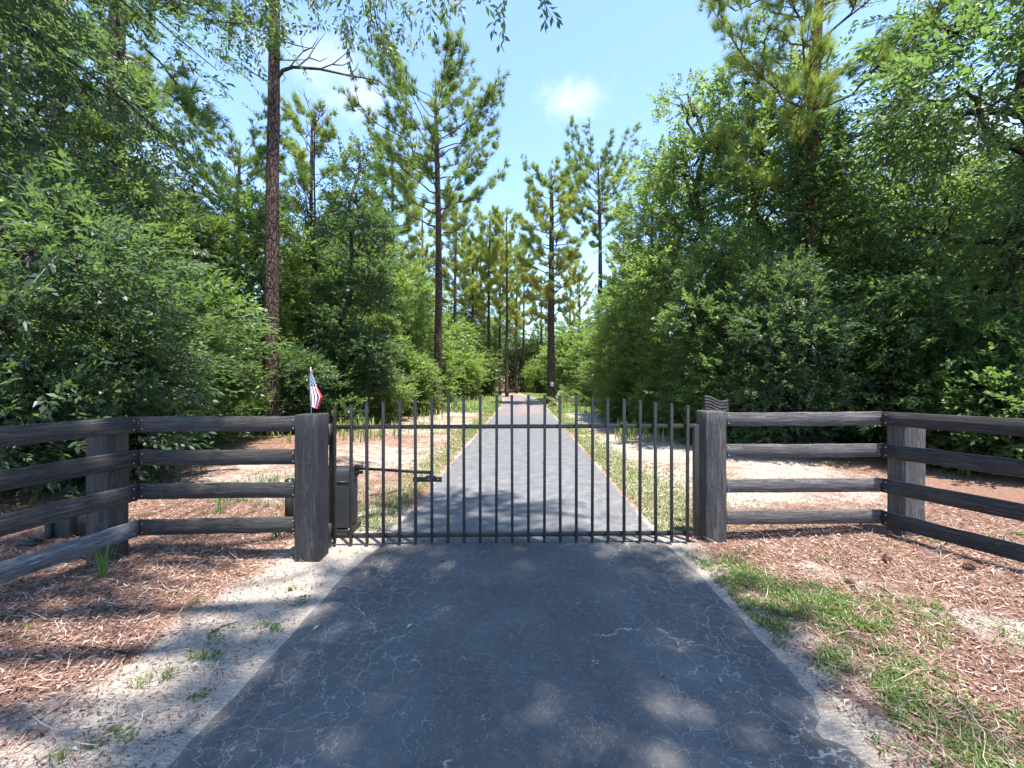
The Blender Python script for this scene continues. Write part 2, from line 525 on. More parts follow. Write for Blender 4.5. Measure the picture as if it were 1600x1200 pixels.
# ground: pale sand under pine straw and leaf litter
m, t, b = mat('sand_and_pine_straw')
geo = N(t, 'ShaderNodeTexCoord').outputs['Object']
s = N(t, 'ShaderNodeSeparateXYZ', {0: geo})
dep = N(t, 'ShaderNodeAttribute', attribute_name='tint').outputs['Fac']
n0 = noise(t, geo, 0.9, 6, 0.65)
n1 = noise(t, geo, 5.0, 6, 0.7)
n2 = noise(t, geo, 38.0, 4, 0.7)
str_m = N(t, 'ShaderNodeMapping', {'Vector': geo, 'Rotation': (0, 0, 0.5), 'Scale': (22, 75, 22)}).outputs[0]
n3 = noise(t, str_m, 1.0, 4, 0.7, 1.2)
sand = ramp(t, n2, [(0.3, (0.34, 0.285, 0.235)), (0.5, (0.44, 0.38, 0.32)), (0.72, (0.53, 0.47, 0.41))])
sand = mixc_(t, math_(t, 'MULTIPLY', step(t, n1, 0.48, 0.72), 0.5), sand, (0.25, 0.19, 0.145))
strw = ramp(t, n3, [(0.3, (0.10, 0.050, 0.034)), (0.5, (0.22, 0.125, 0.088)), (0.66, (0.34, 0.215, 0.155)), (0.78, (0.43, 0.32, 0.25))])
f = math_(t, 'ADD', dep, math_(t, 'ADD', math_(t, 'MULTIPLY_ADD', n1, 0.9, -0.45), math_(t, 'ADD', math_(t, 'MULTIPLY_ADD', n0, 0.7, -0.35), math_(t, 'MULTIPLY_ADD', n3, 0.5, -0.25))))
c = mixc_(t, step(t, f, 0.30, 0.66), sand, strw)
t.links.new(c, b.inputs['Base Color'])
b.inputs['Roughness'].default_value = 0.95
b.inputs['Specular IOR Level'].default_value = 0.15
bump(t, b, math_(t, 'ADD', math_(t, 'MULTIPLY', n3, 0.8), math_(t, 'MULTIPLY', n2, 0.6)), 1.0, 0.03)
gr = noise(t, geo, 55.0, 5, 0.8)
c2_ = mixc_(t, math_(t, 'MULTIPLY', step(t, gr, 0.55, 0.68), 0.40), c, (0.10, 0.062, 0.048))
t.links.new(c2_, b.inputs['Base Color'])
M['ground'] = m

# flag cloth: stripes and canton from the cloth's own UV
m, t, b = mat('flag_cloth')
uv = N(t, 'ShaderNodeSeparateXYZ', {0: N(t, 'ShaderNodeUVMap', uv_map='UVMap').outputs[0]})
u_, v_ = uv.outputs[0], uv.outputs[1]
sv = math_(t, 'FLOORED_MODULO', math_(t, 'FLOOR', math_(t, 'MULTIPLY', v_, 13.0)), 2.0)
stripe = mixc_(t, sv, (0.42, 0.025, 0.04), (0.80, 0.78, 0.78))
cant = math_(t, 'MULTIPLY', math_(t, 'LESS_THAN', u_, 0.42), math_(t, 'LESS_THAN', v_, 7 / 13))
cu = math_(t, 'DIVIDE', u_, 0.42)
cv = math_(t, 'DIVIDE', v_, 7 / 13)


def dots(off):
    a = math_(t, 'SUBTRACT', math_(t, 'FRACT', math_(t, 'ADD', math_(t, 'MULTIPLY', cu, 6.0), off)), 0.5)
    c_ = math_(t, 'SUBTRACT', math_(t, 'FRACT', math_(t, 'ADD', math_(t, 'MULTIPLY', cv, 5.0), off)), 0.5)
    d = math_(t, 'ADD', math_(t, 'MULTIPLY', a, a), math_(t, 'MULTIPLY', c_, c_))
    return math_(t, 'LESS_THAN', d, 0.045)


inn = math_(t, 'MULTIPLY', math_(t, 'LESS_THAN', math_(t, 'ABSOLUTE', math_(t, 'SUBTRACT', cu, 0.5)), 0.417), math_(t, 'LESS_THAN', math_(t, 'ABSOLUTE', math_(t, 'SUBTRACT', cv, 0.5)), 0.4))
st_ = math_(t, 'MAXIMUM', dots(0.0), math_(t, 'MULTIPLY', dots(0.5), inn))
cc = mixc_(t, st_, (0.02, 0.075, 0.20), (0.75, 0.75, 0.78))
t.links.new(mixc_(t, cant, stripe, cc), b.inputs['Base Color'])
b.inputs['Roughness'].default_value = 0.8
M['flag'] = m

# ------------------------------------------------------------------ the ground
rngG = np.random.default_rng(5)


def sst(a, lo, hi):
    q = np.clip((a - lo) / (hi - lo), 0, 1)
    return q * q * (3 - 2 * q)


def vnoise(x, y, s, seed=0.0):
    """cheap smooth noise in about -1..1"""
    x = x * s + seed * 1.7
    y = y * s - seed * 2.3
    return (np.sin(x * 1.0 + 1.3 * np.sin(y * 0.7 + seed)) + np.sin(y * 1.1 + 1.7 * np.sin(x * 0.6 + 2 + seed)) + 0.6 * np.sin(x * 2.3 + y * 1.9 + seed) + 0.5 * np.sin(x * 3.7 - y * 4.1 + 2 * seed)) / 3.1


def road_c(y):
    y = np.asarray(y, dtype=float)
    return 0.0277 * y - 0.0011 * np.clip(y - 26, 0, None) ** 2 * 2.2


def road_h(y):
    y = np.asarray(y, dtype=float)
    return 1.50 + 0.10 * (1 - sst(y, 3.6, 4.7)) + 0.55 * (1 - sst(y, -4, 0.5))


def gz(x, y):
    x = np.asarray(x, dtype=float)
    y = np.asarray(y, dtype=float)
    d = np.abs(x - road_c(y)) - road_h(y)
    off = sst(d, 0.0, 1.6)
    z = 0.10 * sst(-2.4 - x, 0, 1.2) * (1 - sst(y, 8, 14)) + 0.09 * sst(x - 2.3, 0, 1.7) * (1 - sst(y, 8, 14))
    z = z + off * (0.025 * vnoise(x, y, 1.1, 1) + 0.012 * vnoise(x, y, 4.0, 2))
    z = z + sst(d, 4, 18) * 0.12 * vnoise(x, y, 0.22, 3)
    return z - 0.018 * (1 - sst(d, -0.12, 0.04))


def litter_amt(x, y):
    """how thick the straw lies, 0..1"""
    d = x - road_c(y)
    left = 0.16 + 0.5 * sst(vnoise(x, y, 2.3, 31), 0.45, 0.8) + sst(-d, 1.95, 2.9) * (0.40 + 0.45 * sst(y + 0.35 * (x + 2.4), 1.9, 2.9))
    right = sst(d, 1.6, 2.3) * (0.38 + 0.4 * sst(y, 2.2, 3.6)) + 0.30
    near_ = np.where(d < 0, left, right)
    streak = np.exp(-((x - 2.9 - 0.55 * (3.4 - y)) / 0.28) ** 2) * (y < 3.9) * (d > 0)
    near_ = near_ - 0.55 * streak
    a = np.abs(d)
    far = 0.53 + 0.40 * sst(a, 4.5, 8) - 0.16 * sst(d, 1.5, 2.0) * (1 - sst(d, 5.0, 7.0))
    q = sst(y, 4.4, 6.0)
    return np.clip(near_ * (1 - q) + far * q + 0.16 * vnoise(x, y, 0.8, 4), 0, 1)


xs = np.concatenate([[-900, -300, -120, -60, -40, -28, -20], np.arange(-15, -6, 0.5), np.arange(-6, 6.01, 0.085), np.arange(6.5, 15.1, 0.5), [20, 28, 40, 60, 120, 300, 900]])
ys = np.concatenate([[-300, -60, -20, -8, -4], np.arange(-2, 0.6, 0.3), np.arange(0.8, 7.0, 0.085), np.arange(7.2, 16, 0.3), np.arange(16.5, 45, 0.8), [50, 60, 75, 95, 130, 200, 400, 900]])
gx, gy = np.meshgrid(xs, ys)
zz = gz(gx, gy)
nx, ny = len(xs), len(ys)
idx = np.arange(nx * ny).reshape(ny, nx)
Q = np.stack([idx[:-1, :-1].ravel(), idx[:-1, 1:].ravel(), idx[1:, 1:].ravel(), idx[1:, :-1].ravel()], 1)
g = obj('ground', mesh('ground', np.stack([gx.ravel(), gy.ravel(), zz.ravel()], 1), Q, M['ground'], tint=litter_amt(gx, gy).ravel(), smooth=True))
tag(g, kind='structure')

# the driveway: one sheet with ragged edges and a rounded rim
yy = np.concatenate([np.arange(-4, 0.8, 0.25), np.arange(0.8, 9, 0.05), np.arange(9, 46, 0.25)])
tt = np.linspace(-1, 1, 25)
jl = 0.030 * vnoise(yy * 0, yy, 3.1, 6) + 0.018 * vnoise(yy * 0, yy, 11.0, 7) + 0.012 * vnoise(yy * 0, yy, 31.0, 3)
jr = 0.030 * vnoise(yy * 0 + 5, yy, 2.7, 8) + 0.020 * vnoise(yy * 0 + 5, yy, 9.0, 9) + 0.012 * vnoise(yy * 0 + 5, yy, 29.0, 2)
jr = jr + 0.05 * np.exp(-((yy - 2.0) / 0.3) ** 2) * (vnoise(yy * 0 + 9, yy, 37.0, 5) + vnoise(yy * 0 + 2, yy, 71.0, 6)) - 0.15 * np.exp(-((yy - 2.05) / 0.12) ** 2) - 0.06 * sst(2.1 - yy, 0, 0.15) * sst(yy, 1.2, 1.9)
V = []
for i, y in enumerate(yy):
    c0, h0 = road_c(y), road_h(y)
    xl, xr = c0 - h0 + jl[i], c0 + h0 + jr[i]
    x = xl + (xr - xl) * (tt + 1) / 2
    z = 0.006 + 0.010 * (1 - tt ** 2) - 0.022 * (np.abs(tt) > 0.999)
    V.append(np.stack([x, np.full_like(x, y), z], 1))
V = np.concatenate(V)
n0_, n1_ = len(yy), len(tt)
idx = np.arange(n0_ * n1_).reshape(n0_, n1_)
Q = np.stack([idx[:-1, :-1].ravel(), idx[:-1, 1:].ravel(), idx[1:, 1:].ravel(), idx[1:, :-1].ravel()], 1)
tag(obj('driveway', mesh('driveway', V, Q, M['asphalt'], smooth=True)), kind='structure')

# ------------------------------------------------------------------ fences
rngF = np.random.default_rng(11)


def board_mesh(name, L, hgt, th, m_, seed):
    """a rough sawn board along x from 0 to L, wavering edges"""
    r = np.random.default_rng(seed)
    n = 26
    x = np.linspace(0, L, n)
    wv_ = np.cumsum(r.normal(0, 0.0011, n))
    wv_ -= np.linspace(wv_[0], wv_[-1], n)
    top = hgt / 2 + wv_ + r.normal(0, 0.0011, n)
    bot = -hgt / 2 + wv_ * 0.7 + r.normal(0, 0.0011, n)
    bow = 0.004 * np.sin(x / L * math.pi * 1.3 + r.random() * 3)
    e = 0.004
    prof = []
    for i in range(n):
        t0, b0, y0 = top[i], bot[i], bow[i]
        prof.append([(x[i], y0 - th / 2, b0 + e), (x[i], y0 - th / 2, t0 - e), (x[i], y0 - th / 2 + e, t0), (x[i], y0 + th / 2 - e, t0), (x[i], y0 + th / 2, t0 - e), (x[i], y0 + th / 2, b0 + e), (x[i], y0 + th / 2 - e, b0), (x[i], y0 - th / 2 + e, b0)])
    V = np.array(prof).reshape(-1, 3)
    k = 8
    i0 = (np.arange(n - 1)[:, None] * k + np.arange(k)).ravel()
    i1 = (np.arange(n - 1)[:, None] * k + (np.arange(k) + 1) % k).ravel()
    Q = np.stack([i0, i1, i1 + k, i0 + k], 1)
    caps = np.array([list(range(k - 1, -1, -1)), list(range((n - 1) * k, n * k))])
    me = mesh(name, V, [Q, caps], m_)
    return me


def board(parent, p0, p1, hgt, th, m_, seed, label=None):
    """p0, p1: ends of the board's centre line (x, y, z)"""
    p0, p1 = Vector(p0), Vector(p1)
    d = p1 - p0
    o = obj('board', board_mesh('board', d.length, hgt, th, m_, seed), parent)
    o.location = p0
    rz = math.atan2(d.y, d.x)
    ry = -math.asin(d.z / d.length)
    o.rotation_euler = (0, ry, rz)
    if label:
        o['label'] = label
    # two nail heads at each end
    nb = MB()
    for x_ in (0.04, d.length - 0.04):
        for z_ in (-hgt * 0.28, hgt * 0.28):
            a = np.linspace(0, 2 * math.pi, 7)[:-1]
            Vn = np.stack([x_ + 0.007 * np.cos(a), np.full(6, -th / 2 - 0.006), z_ + 0.007 * np.sin(a)], 1)
            nb.add(np.concatenate([Vn, [[x_, -th / 2 - 0.007, z_]]]), None, [[i, (i + 1) % 6, 6] for i in range(6)])
    no = nb.obj('nail', M['bolt'], o)
    no['kind'] = 'stuff'
    return o


def post_mesh(name, wx, wy, h, m_, seed, bury=0.15):
    r = np.random.default_rng(seed)
    n = 16
    z = np.linspace(-bury, h, n)
    e = 0.006
    V = []
    cor = [(-1, -1), (1, -1), (1, 1), (-1, 1)]
    jit = np.cumsum(r.normal(0, 0.0010, (n, 4, 2)), axis=0)
    for i in range(n):
        ring = []
        for j, (a, c_) in enumerate(cor):
            x_, y_ = a * wx / 2 + jit[i, j, 0], c_ * wy / 2 + jit[i, j, 1]
            if j in (0, 2):
                ring += [(x_, y_ - c_ * e, z[i]), (x_ - a * e, y_, z[i])]
            else:
                ring += [(x_ - a * e, y_, z[i]), (x_, y_ - c_ * e, z[i])]
        V += ring
    # worn top edge
    top = [(x_ * 0.965, y_ * 0.965, h + 0.010 + r.normal(0, 0.002)) for (x_, y_, _z) in V[-8:]]
    V += top
    V.append((0, 0, h + 0.012))
    k = 8
    n += 1
    V = np.array(V)
    i0 = (np.arange(n - 1)[:, None] * k + np.arange(k)).ravel()
    i1 = (np.arange(n - 1)[:, None] * k + (np.arange(k) + 1) % k).ravel()
    Q = np.stack([i0, i1, i1 + k, i0 + k], 1)
    T = np.array([[(n - 1) * k + i, (n - 1) * k + (i + 1) % k, n * k] for i in range(k)])
    return mesh(name, V, [Q, T], m_)


lf = thing('board_fence', (-2.0, 4.0, 0), 'shaded black four-board timber fence beside the gate opener, small flag on its end post', 'fence')
lf_loc = Vector(lf.location)


def rel(p, o):
    return Vector(p) - Vector(o.location)


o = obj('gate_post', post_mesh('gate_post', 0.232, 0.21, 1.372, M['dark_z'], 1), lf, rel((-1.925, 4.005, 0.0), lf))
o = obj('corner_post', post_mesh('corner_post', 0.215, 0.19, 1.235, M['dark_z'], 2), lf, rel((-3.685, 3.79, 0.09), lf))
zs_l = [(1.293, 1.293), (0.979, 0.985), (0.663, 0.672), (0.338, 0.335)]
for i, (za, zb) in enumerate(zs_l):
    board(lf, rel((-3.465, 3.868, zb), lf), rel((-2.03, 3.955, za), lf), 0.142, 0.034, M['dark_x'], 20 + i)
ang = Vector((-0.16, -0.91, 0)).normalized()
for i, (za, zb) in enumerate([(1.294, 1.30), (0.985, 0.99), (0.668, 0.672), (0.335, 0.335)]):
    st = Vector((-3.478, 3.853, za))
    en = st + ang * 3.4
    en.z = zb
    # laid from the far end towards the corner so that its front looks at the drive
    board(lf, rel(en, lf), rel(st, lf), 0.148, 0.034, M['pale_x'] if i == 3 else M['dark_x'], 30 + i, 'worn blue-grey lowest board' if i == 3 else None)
o = obj('end_post', post_mesh('end_post', 0.2, 0.2, 1.3, M['dark_z'], 3), lf, rel((-4.2, 0.66, 0.1), lf))

rf = thing('board_fence', (2.2, 4.5, 0), 'sunlit grey-black four-board timber fence with a square end post, wavy dark plaque behind it', 'fence')
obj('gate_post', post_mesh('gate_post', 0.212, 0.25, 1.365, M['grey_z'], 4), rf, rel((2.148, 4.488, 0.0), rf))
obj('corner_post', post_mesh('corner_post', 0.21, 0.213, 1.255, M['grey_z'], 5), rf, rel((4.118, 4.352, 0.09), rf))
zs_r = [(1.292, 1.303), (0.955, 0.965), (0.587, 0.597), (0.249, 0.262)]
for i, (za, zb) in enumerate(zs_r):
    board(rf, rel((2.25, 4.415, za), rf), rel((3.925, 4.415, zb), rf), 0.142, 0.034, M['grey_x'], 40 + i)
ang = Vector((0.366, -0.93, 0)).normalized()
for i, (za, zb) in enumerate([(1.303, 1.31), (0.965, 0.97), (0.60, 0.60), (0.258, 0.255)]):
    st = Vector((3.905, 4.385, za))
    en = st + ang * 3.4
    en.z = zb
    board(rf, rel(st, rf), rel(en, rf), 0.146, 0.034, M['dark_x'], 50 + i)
obj('end_post', post_mesh('end_post', 0.2, 0.2, 1.3, M['grey_z'], 6), rf, rel((5.25, 1.22, 0.09), rf))

# ------------------------------------------------------------------ gate
GY0, GY1 = 4.30, 4.37
gate = thing('metal_gate', (0, 4.33, 0), 'black metal picket gate with an arched top closed across the driveway', 'gate')
xl, xr = -1.862, 1.935


def gy_(x):
    return GY0 + (GY1 - GY0) * (x - xl) / (xr - xl)


def bar(name, p0, p1, w_, d_, parent):
    p0, p1 = Vector(p0), Vector(p1)
    dv = p1 - p0
    mb = MB()
    mb.box((0, 0, 0), (dv.length, d_, w_))
    o = mb.obj(name, M['metal'], parent, bevel=0.003)
    o.location = (p0 + p1) / 2 - Vector(gate.location)
    o.rotation_euler = (0, -math.asin(dv.z / dv.length), math.atan2(dv.y, dv.x))
    return o


bar('top_rail', (xl, gy_(xl), 1.222), (xr, gy_(xr), 1.228), 0.040, 0.038, gate)
bar('bottom_rail', (xl, gy_(xl), 0.098), (xr, gy_(xr), 0.104), 0.040, 0.038, gate)
pm_ = {}
for x_, n_ in ((xl + 0.005, 'end_upright'), (xr - 0.005, 'end_upright')):
    mb = MB()
    mb.box((0, 0, 0.66), (0.050, 0.05, 1.16))
    o = mb.obj(n_, M['metal'], gate, bevel=0.003)
    o.location = Vector((x_, gy_(x_), 0)) - Vector(gate.location)
for i in range(23):
    px = 527 + (1074 - 527) * i / 22
    x_ = X(px, 4.33)
    ztop = 1.425 + 0.120 * (1 - ((px - 806) / 280) ** 2)
    mb = MB()
    hh = ztop - 0.03
    mb.box((0, 0, hh / 2), (0.028, 0.028, hh))
    mb.box((0, 0, hh + 0.003), (0.033, 0.033, 0.008))
    o = mb.obj('picket', M['metal'], gate, bevel=0.002)
    lean = 0.004 * math.sin(i * 2.1)
    o.location = Vector((x_, gy_(x_) - 0.036, 0.03)) - Vector(gate.location)
    o.rotation_euler = (0, lean, 0)


def hinge(z, hgt, parent):
    mb = MB()
    c_ = Vector((-1.845, 4.262, z)) - Vector(gate.location)
    mb.box((c_.x + 0.0, c_.y - 0.02, c_.z), (0.010, 0.09, hgt))
    mb.tube([(c_.x - 0.022, c_.y - 0.04, c_.z - hgt * 0.55), (c_.x - 0.022, c_.y - 0.04, c_.z + hgt * 0.55)], 0.014, 10)
    mb.tube([(c_.x - 0.052, c_.y - 0.085, c_.z - hgt * 0.4), (c_.x - 0.052, c_.y - 0.085, c_.z + hgt * 0.4)], 0.012, 10)
    mb.box((c_.x - 0.028, c_.y - 0.07, c_.z + hgt * 0.33), (0.05, 0.05, 0.02))
    mb.box((c_.x - 0.028, c_.y - 0.07, c_.z - hgt * 0.33), (0.05, 0.05, 0.02))
    h_ = mb.obj('hinge', M['metal'], parent)
    for dz in (-0.3, 0.3):
        nb = MB()
        nb.tube([(c_.x - 0.03, c_.y - 0.105, c_.z + dz * hgt), (c_.x - 0.03, c_.y - 0.116, c_.z + dz * hgt)], 0.009, 6)
        nb.obj('bolt', M['bolt'], h_)
    return h_


hinge(1.16, 0.20, gate)
hinge(0.16, 0.18, gate)
mb = MB()
mb.box((-1.90 - 0, 4.18 - 4.33, 0.72), (0.012, 0.07, 0.62))
mb.obj('stop_plate', M['metal'], gate)
# bracket that the opener's arm pushes on
bz = H - (749.5 - 595) / F * 4.36
mb = MB()
xa, xb = X(645, 4.36), X(690, 4.36)
mb.box(((xa + xb) / 2, 4.372 - 4.33, bz), (xb - xa, 0.012, 0.052))
mb.box(((xa + xb) / 2 + 0.03, 4.395 - 4.33, bz + 0.005), (0.10, 0.045, 0.05))
br = mb.obj('arm_bracket', M['metal'], gate, bevel=0.002)
for f_ in (0.13, 0.87, 0.55):
    nb = MB()
    nb.tube([(xa + (xb - xa) * f_, 4.366 - 4.33, bz), (xa + (xb - xa) * f_, 4.358 - 4.33, bz)], 0.008, 6)
    nb.obj('bolt', M['bolt'], br)

# the opener behind the gate
op = thing('gate_opener', (-1.885, 4.72, 0), 'grey swing gate opener box with an arm, behind the hinged end of the gate', 'gate opener')
ol = Vector(op.location)
mb = MB()
# a housing with a sloping rounded top
pr = [(0.0, 0.02), (0.0, 0.60), (0.03, 0.655), (0.10, 0.675), (0.20, 0.665), (0.255, 0.63), (0.275, 0.57), (0.275, 0.02)]
w0, w1 = -0.12, 0.12
Vh = []
for xh in (w0, w1):
    for (d_, z_) in pr:
        sh = 0.012 if z_ > 0.6 else 0.0
        Vh.append((xh * (1 - sh * 3), d_ - 0.14, z_))
k = len(pr)
Qh = [[i, i + 1, k + i + 1, k + i] for i in range(k - 1)]
mb.add(Vh, Qh, [[0, i, i + 1] for i in range(1, k - 1)] + [[k, k + i + 1, k + i] for i in range(1, k - 1)])
o = mb.obj('housing', M['housing'], op, smooth=False, bevel=0.008)
o.location = (-0.035, 0.0, 0.06)
mb = MB()
mb.box((-0.035, -0.003, 0.585), (0.246, 0.285, 0.010))
mb.obj('lid_seam', M['metal'], op)
mb = MB()
mb.tube([(0.05, -0.10, 0.10), (0.09, -0.13, 0.05), (0.10, -0.14, -0.05)], 0.011, 8)
mb.obj('conduit', M['bolt'], op)
mb = MB()
mb.box((-0.03, 0, 0.03), (0.30, 0.30, 0.06))
mb.box((-0.17, 0, 0.40), (0.02, 0.24, 0.7))
mb.obj('base_frame', M['metal'], op, bevel=0.004)
ex, ey, ez = at(558, 733, 4.80)
mb = MB()
mb.box((-0.04, 0.0, ez - 0.035 - 0), (0.09, 0.09, 0.05))
mb.tube([(-0.04, 0, ez - 0.01), (ex - ol.x, ey - ol.y, ez - 0.012)], 0.017, 8)
mb.obj('crank_arm', M['metal'], op)
mb = MB()
mb.tube([(ex - ol.x, ey - ol.y, ez - 0.07), (ex - ol.x, ey - ol.y, ez + 0.045)], 0.022, 10)
mb.box((ex - ol.x + 0.02, ey - ol.y, ez + 0.02), (0.085, 0.055, 0.055))
mb.box((ex - ol.x + 0.02, ey - ol.y, ez - 0.038), (0.085, 0.055, 0.03))
mb.obj('elbow_joint', M['metal'], op, bevel=0.003)
fx, fy, fz = at(674, 738.5, 4.42)
mb = MB()
mb.tube([(ex - ol.x, ey - ol.y, ez + 0.01), (fx - ol.x, fy - ol.y, fz)], 0.0165, 10)
mb.tube([(fx - ol.x, fy - ol.y, fz - 0.04), (fx - ol.x, fy - ol.y, fz + 0.02)], 0.02, 8)
mb.obj('push_arm', M['metal'], op)
mb = MB()
mb.box((X(452.5, 4.7) - ol.x, 4.7 - ol.y, 0.28), (0.07, 0.07, 0.62))
mb.obj('mounting_post', M['metal'], op)

# ------------------------------------------------------------------ flag, plaque, utility box, tag
fl = thing('stick_flag', (-1.862, 4.03, 1.372), 'small stars and stripes flag drooping on a stick at the left gate post', 'flag')
mb = MB()
mb.tube([(-0.082, 0, 0.0), (-0.084, 0, 0.25), (-0.088, 0.0, 0.462)], 0.0042, 8)
mb.obj('stick', M['deadwood'], fl)
S_, T_ = 30, 39
Vf, UV = [], []


def lerp(a, b_, t_):
    return a + (b_ - a) * t_


# outline of the hanging cloth, in pixels of the photograph, from the tip to the hem
Lp = [(0, 485.2, 580), (0.2, 484.0, 590), (0.42, 483.8, 604), (0.75, 484.2, 622), (1.0, 486.5, 634.5)]
Rp = [(0, 485.8, 579), (0.2, 490.5, 588), (0.42, 495.8, 604), (0.75, 503.8, 620), (1.0, 497.2, 639.5)]
ks = [a[0] for a in Lp]
for i in range(S_ + 1):
    s_ = i / S_
    Lx, Ly = np.interp(s_, ks, [a[1] for a in Lp]), np.interp(s_, ks, [a[2] for a in Lp])
    Rx, Ry = np.interp(s_, ks, [a[1] for a in Rp]), np.interp(s_, ks, [a[2] for a in Rp])
    for j in range(T_ + 1):
        v = j / T_
        if v < 0.60:                 # front fold, top edge of the flag on the right
            q = 1 - v / 0.60
            dep_ = 0.010 * math.sin(v * 34 + s_ * 2.0) * (0.25 + s_) - 0.006
        else:                        # back fold
            q = (v - 0.60) / 0.40 * 0.8
            dep_ = 0.022 + 0.008 * math.sin(v * 30)
        p = at(lerp(Lx, Rx, q), lerp(Ly, Ry, q) + (3 if v >= 0.6 else 0) * s_ * 0, 4.03)
        Vf.append((p[0] + 1.862, dep_, p[2] - 1.372))
        UV.append((s_, v))
idx = np.arange((S_ + 1) * (T_ + 1)).reshape(S_ + 1, T_ + 1)
Q = np.stack([idx[:-1, :-1].ravel(), idx[:-1, 1:].ravel(), idx[1:, 1:].ravel(), idx[1:, :-1].ravel()], 1)
me = mesh('cloth', Vf, Q, M['flag'], smooth=True)
ul = me.uv_layers.new(name='UVMap')
lv = np.zeros(len(me.loops), dtype=np.int32)
me.loops.foreach_get('vertex_index', lv)
ul.data.foreach_set('uv', np.array(UV, dtype=np.float32)[lv].ravel())
obj('cloth', me, fl)

pq = thing('wavy_plaque', (X(1119, 4.80), 4.80, 1.0), 'dark wavy grooved wooden plaque standing up behind the right gate post', 'plaque')
mb = MB()
mb.box((0.0, 0.012, -0.35), (0.06, 0.03, 1.35))
mb.obj('stake', M['dark_z'], pq)
for i in range(6):
    n = 18
    xw = np.linspace(-0.135, 0.137, n)
    zc = 0.55 - 0.028 - i * 0.0345 + 0.022 * np.cos((xw + 0.135) / 0.27 * 5.3 - 0.6) - 0.012 * (xw / 0.135) - 0.04
    Vs = []
    for a in range(n):
        Vs += [(xw[a], -0.012, zc[a] - 0.0163), (xw[a], -0.012, zc[a] + 0.0163), (xw[a], 0.010, zc[a] + 0.0163), (xw[a], 0.010, zc[a] - 0.0163)]
    Vs = np.array(Vs)
    i0 = (np.arange(n - 1)[:, None] * 4 + np.arange(4)).ravel()
    i1 = (np.arange(n - 1)[:, None] * 4 + (np.arange(4) + 1) % 4).ravel()
    mb = MB()
    mb.add(Vs, np.concatenate([np.stack([i0, i1, i1 + 4, i0 + 4], 1), [[3, 2, 1, 0], [4 * n - 4, 4 * n - 3, 4 * n - 2, 4 * n - 1]]]))
    mb.obj('slat', M['dark_x'], pq)

ub = thing('utility_box', (X(108, 4.35), 4.35, 0.0), 'low dark green utility box on a leg behind the left fence boards', 'utility box')
mb = MB()
mb.box((-0.02, 0, 0.245), (0.26, 0.20, 0.33))
mb.obj('cabinet', M['boxgreen'], ub, bevel=0.008)
mb = MB()
mb.box((-0.02, -0.01, 0.42), (0.29, 0.24, 0.025))
mb.obj('lid', M['boxgreen'], ub, bevel=0.005)
mb = MB()
mb.box((-0.075, -0.12, 0.16), (0.045, 0.03, 0.36))
mb.obj('leg', M['dark_z'], ub)
mb = MB()
mb.box((0.16, -0.03, 0.26), (0.16, 0.05, 0.30))
mb.obj('side_panel', M['dark_z'], ub)
vs = thing('valve_stub', (X(48, 4.05), 4.05, 0.05), 'stubby dark irrigation valve housing low behind the left fence', 'valve')
mb = MB()
mb.tube([(0, 0, -0.05), (0, 0, 0.06)], 0.06, 10)
mb.box((0, 0, 0.075), (0.13, 0.10, 0.04))
mb.obj('body', M['boxgreen'], vs)
mb = MB()
mb.box((0.03, -0.02, 0.105), (0.07, 0.05, 0.03))
mb.tube([(-0.14, 0.02, 0.01), (0.14, 0.02, 0.01)], 0.018, 8)
mb.obj('handle', M['boxgreen'], vs)

# ------------------------------------------------------------------ foliage kit
def rot_frames(d, roll, upbias=None):
    """d (n,3) unit vectors -> rotation matrices whose x axis is d and whose z axis leans up, rolled"""
    up = np.tile(np.array([0.0, 0, 1.0]), (len(d), 1))
    up[np.abs(d[:, 2]) > 0.97] = (0, 1, 0)
    y = np.cross(up, d)
    y /= np.linalg.norm(y, axis=1)[:, None]
    z = np.cross(d, y)
    c, s = np.cos(roll)[:, None], np.sin(roll)[:, None]
    y2 = c * y + s * z
    z2 = -s * y + c * z
    return np.stack([d, y2, z2], 2)


def scatter(protos, P, D, roll, scale, rng, tint_c):
    """copies of small quad or tri clusters merged into one vertex and face list"""
    Vs, Fs, Ts, n = [], [], [], 0
    which = rng.integers(0, len(protos), len(P))
    for k, (pv, pf, pt) in enumerate(protos):
        m_ = np.where(which == k)[0]
        if not len(m_):
            continue
        Rm = rot_frames(D[m_], roll[m_])
        v = np.einsum('nij,kj->nki', Rm, pv) * scale[m_][:, None, None] + P[m_][:, None, :]
        f = pf[None] + (np.arange(len(m_)) * len(pv))[:, None, None] + n
        Vs.append(v.reshape(-1, 3))
        Fs.append(f.reshape(-1, pf.shape[1]))
        Ts.append((tint_c[m_][:, None] + pt[None]).ravel())
        n += len(m_) * len(pv)
    return np.concatenate(Vs), np.concatenate(Fs), np.concatenate(Ts)


